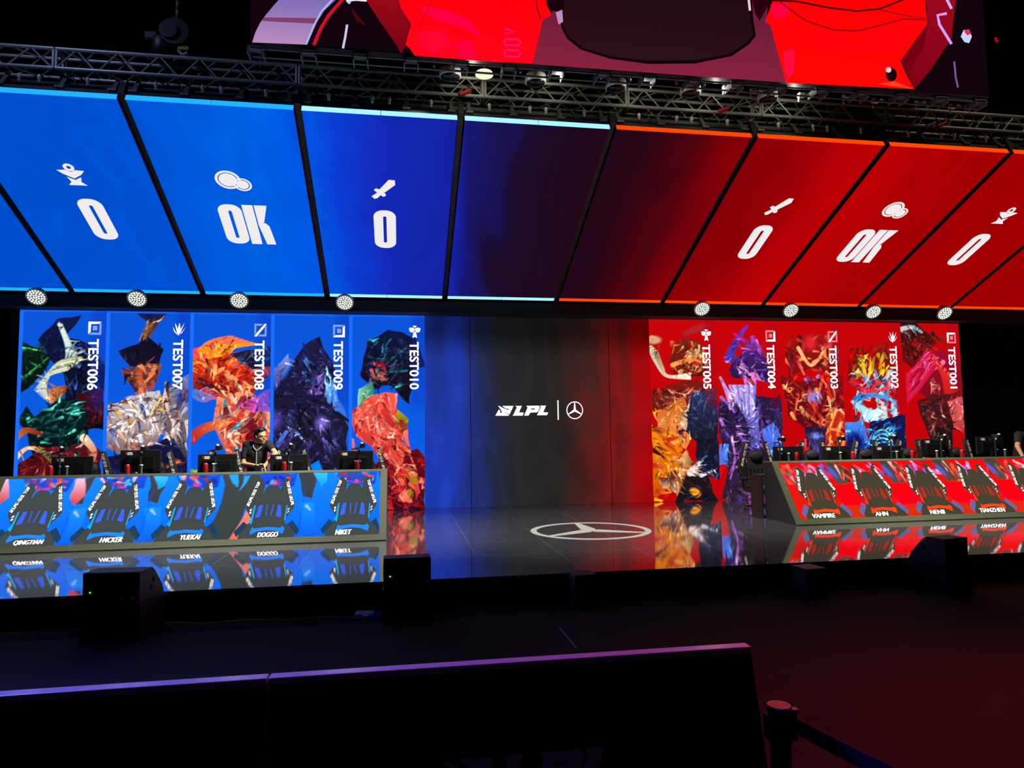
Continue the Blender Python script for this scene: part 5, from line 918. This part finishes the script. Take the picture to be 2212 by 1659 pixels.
small_box(1.855, 6.90, .235, .24, .33, 'small black speaker box before the middle of the stage', .05)
small_box(4.37, 6.82, .25, .27, .30, 'small black speaker box before the stage right of the emblem', .12)
# router, coil, long cable
rt = thing('router', (-.36, 6.98, 0), 'small white router box lying on the floor beside the wedge speaker', 'router')
obj('casing', MB().box((0, 0, .032), (.22, .17, .05), taper=.8), mat('router_white', (206, 206, 220), .5), rt, bevel=.012); obj('top_unit', MB().box((.03, .07, .075), (.09, .05, .03)), DARK, rt, bevel=.004); obj('port_light', MB().ell((.0, -.087, .022), (.008, .004, .008)), emis('port_glow', (240, 255, 220), 2.0), rt)
mb = MB()
for j, r in enumerate((.085, .1, .11, .12)): mb.path([(-.27+r*1.05*math.cos(a), 6.92+r*.75*math.sin(a), .008+.012*j) for a in [k*2*PI/28 for k in range(29)]], .006, 6)
o = obj('coiled_cable', mb, mat('blue_cable', (24, 60, 190), .5)); tag(o, 'blue network cable coiled on the floor in front of the white router', 'cable')
pts = [(-2.36+k*(1.9/24), 7.12+.04*math.sin(k*.7)-.12*(k/24), .008) for k in range(25)]; o = obj('floor_cable', MB().path(pts, .007, 6), mat('beige_cable', (176, 150, 130), .6)); tag(o, 'long thin beige cable running along the stage foot to the router', 'cable')
pts = [(.36+k*.05, 7.12+.01*math.sin(k), .008) for k in range(14)]; o = obj('floor_cable', MB().path(pts, .006, 6), mat('reddish_cable', (140, 70, 80), .6)); tag(o, 'short reddish cable on the floor right of the green lit wedge speaker', 'cable')
# ------------------------------------------------------------------ front barrier
def barrier(x0, x1, label, logo=False):
    t = thing('crowd_barrier', ((x0+x1)/2, 2.1, 0), label, 'barrier', 'black barrier sections at the front')
    zt = 1.1; obj('slanted_panel', MB().prism([(2.085, zt-.02), (2.085, zt-.04), (1.86, .0), (1.80, .0), (2.06, zt-.02)], 'x', x0, x1), mat('barrier_black', (20, 19, 24), .5), t, world=True)
    obj('top_edge', MB().bbox((x0, 2.055, zt-.02), (x1, 2.098, zt)), mat('barrier_edge', (190, 184, 196), .3), t, world=True, bevel=.003)
    for k in range(3): obj('rear_brace', MB().bbox((x0+.05+k*(x1-x0-.14)/2, 2.1, 0), (x0+.09+k*(x1-x0-.14)/2, 2.6, .04)).tube((x0+.07+k*(x1-x0-.14)/2, 2.58, .02), (x0+.07+k*(x1-x0-.14)/2, 2.09, zt-.1), .018), BLK, t, world=True)
    if logo:
        mb = MB(); e = Vector((0, .26, zt-.02)).normalized(); nn = Vector((0, -e.z, e.y)); o0 = Vector((.085, 2.06, zt-.02))-e*.325+nn*.004
        for s in LPLM: place(mb, s, o0, (.098, 0, 0), e*.098)
        flat('league_logo', mb, mat('logo_print', (200, 190, 205), .6), t)
barrier(-2.6, -.375, 'long black barrier section on the left with a violet lit top edge')
barrier(-.37, 1.082, 'black barrier section ending right of the middle, large faint lettering low on its face', True)
# ------------------------------------------------------------------ queue post with belt
q = thing('queue_post', (1.122, 1.977, 0), 'black belt barrier post at the lower right, its round cap lit red', 'queue post')
obj('post', MB().tube((0, 0, .02), (0, 0, .86), .03, n=24), DARK, q); obj('belt_head', MB().tube((0, 0, .84), (0, 0, .935), .034, n=28), mat('belt_head', (14, 14, 17), .35), q, smooth=False)
obj('cap', MB().lathe([(.036, .935), (.037, .945), (.034, .95), (.01, .951)], 32), mat('cap_grey', (150, 150, 150), .45), q); obj('belt_slot', MB().box((.04, 0, .885), (.02, .03, .08)), DARK, q, bevel=.003); obj('belt_slot', MB().box((-.04, 0, .89), (.012, .03, .07)), DARK, q, bevel=.003); obj('clip', MB().box((.048, -.002, .93), (.02, .02, .012)), mat('cap_grey', (150, 150, 150), .45), q)
obj('foot_plate', MB().lathe([(.11, 0), (.11, .012), (.05, .03)], 32), DARK, q, smooth=True)
bl = MB(); n = 14; vs = []
p0 = Vector((1.172, 1.977, .885)); p1 = Vector((2.0, 1.18, .80))
for k in range(n+1):
    f = k/n; p = p0.lerp(p1, f); p.z -= .10*math.sin(PI*f)*.9; vs += [p+Vector((0, 0, .024)), p-Vector((0, 0, .024))]
bl.add(vs, [(2*k, 2*k+2, 2*k+3, 2*k+1) for k in range(n)]); o = obj('belt', bl, mat('belt_blue', (30, 50, 130), .7), q, world=True); s = o.modifiers.new('s', 'SOLIDIFY'); s.thickness = .002
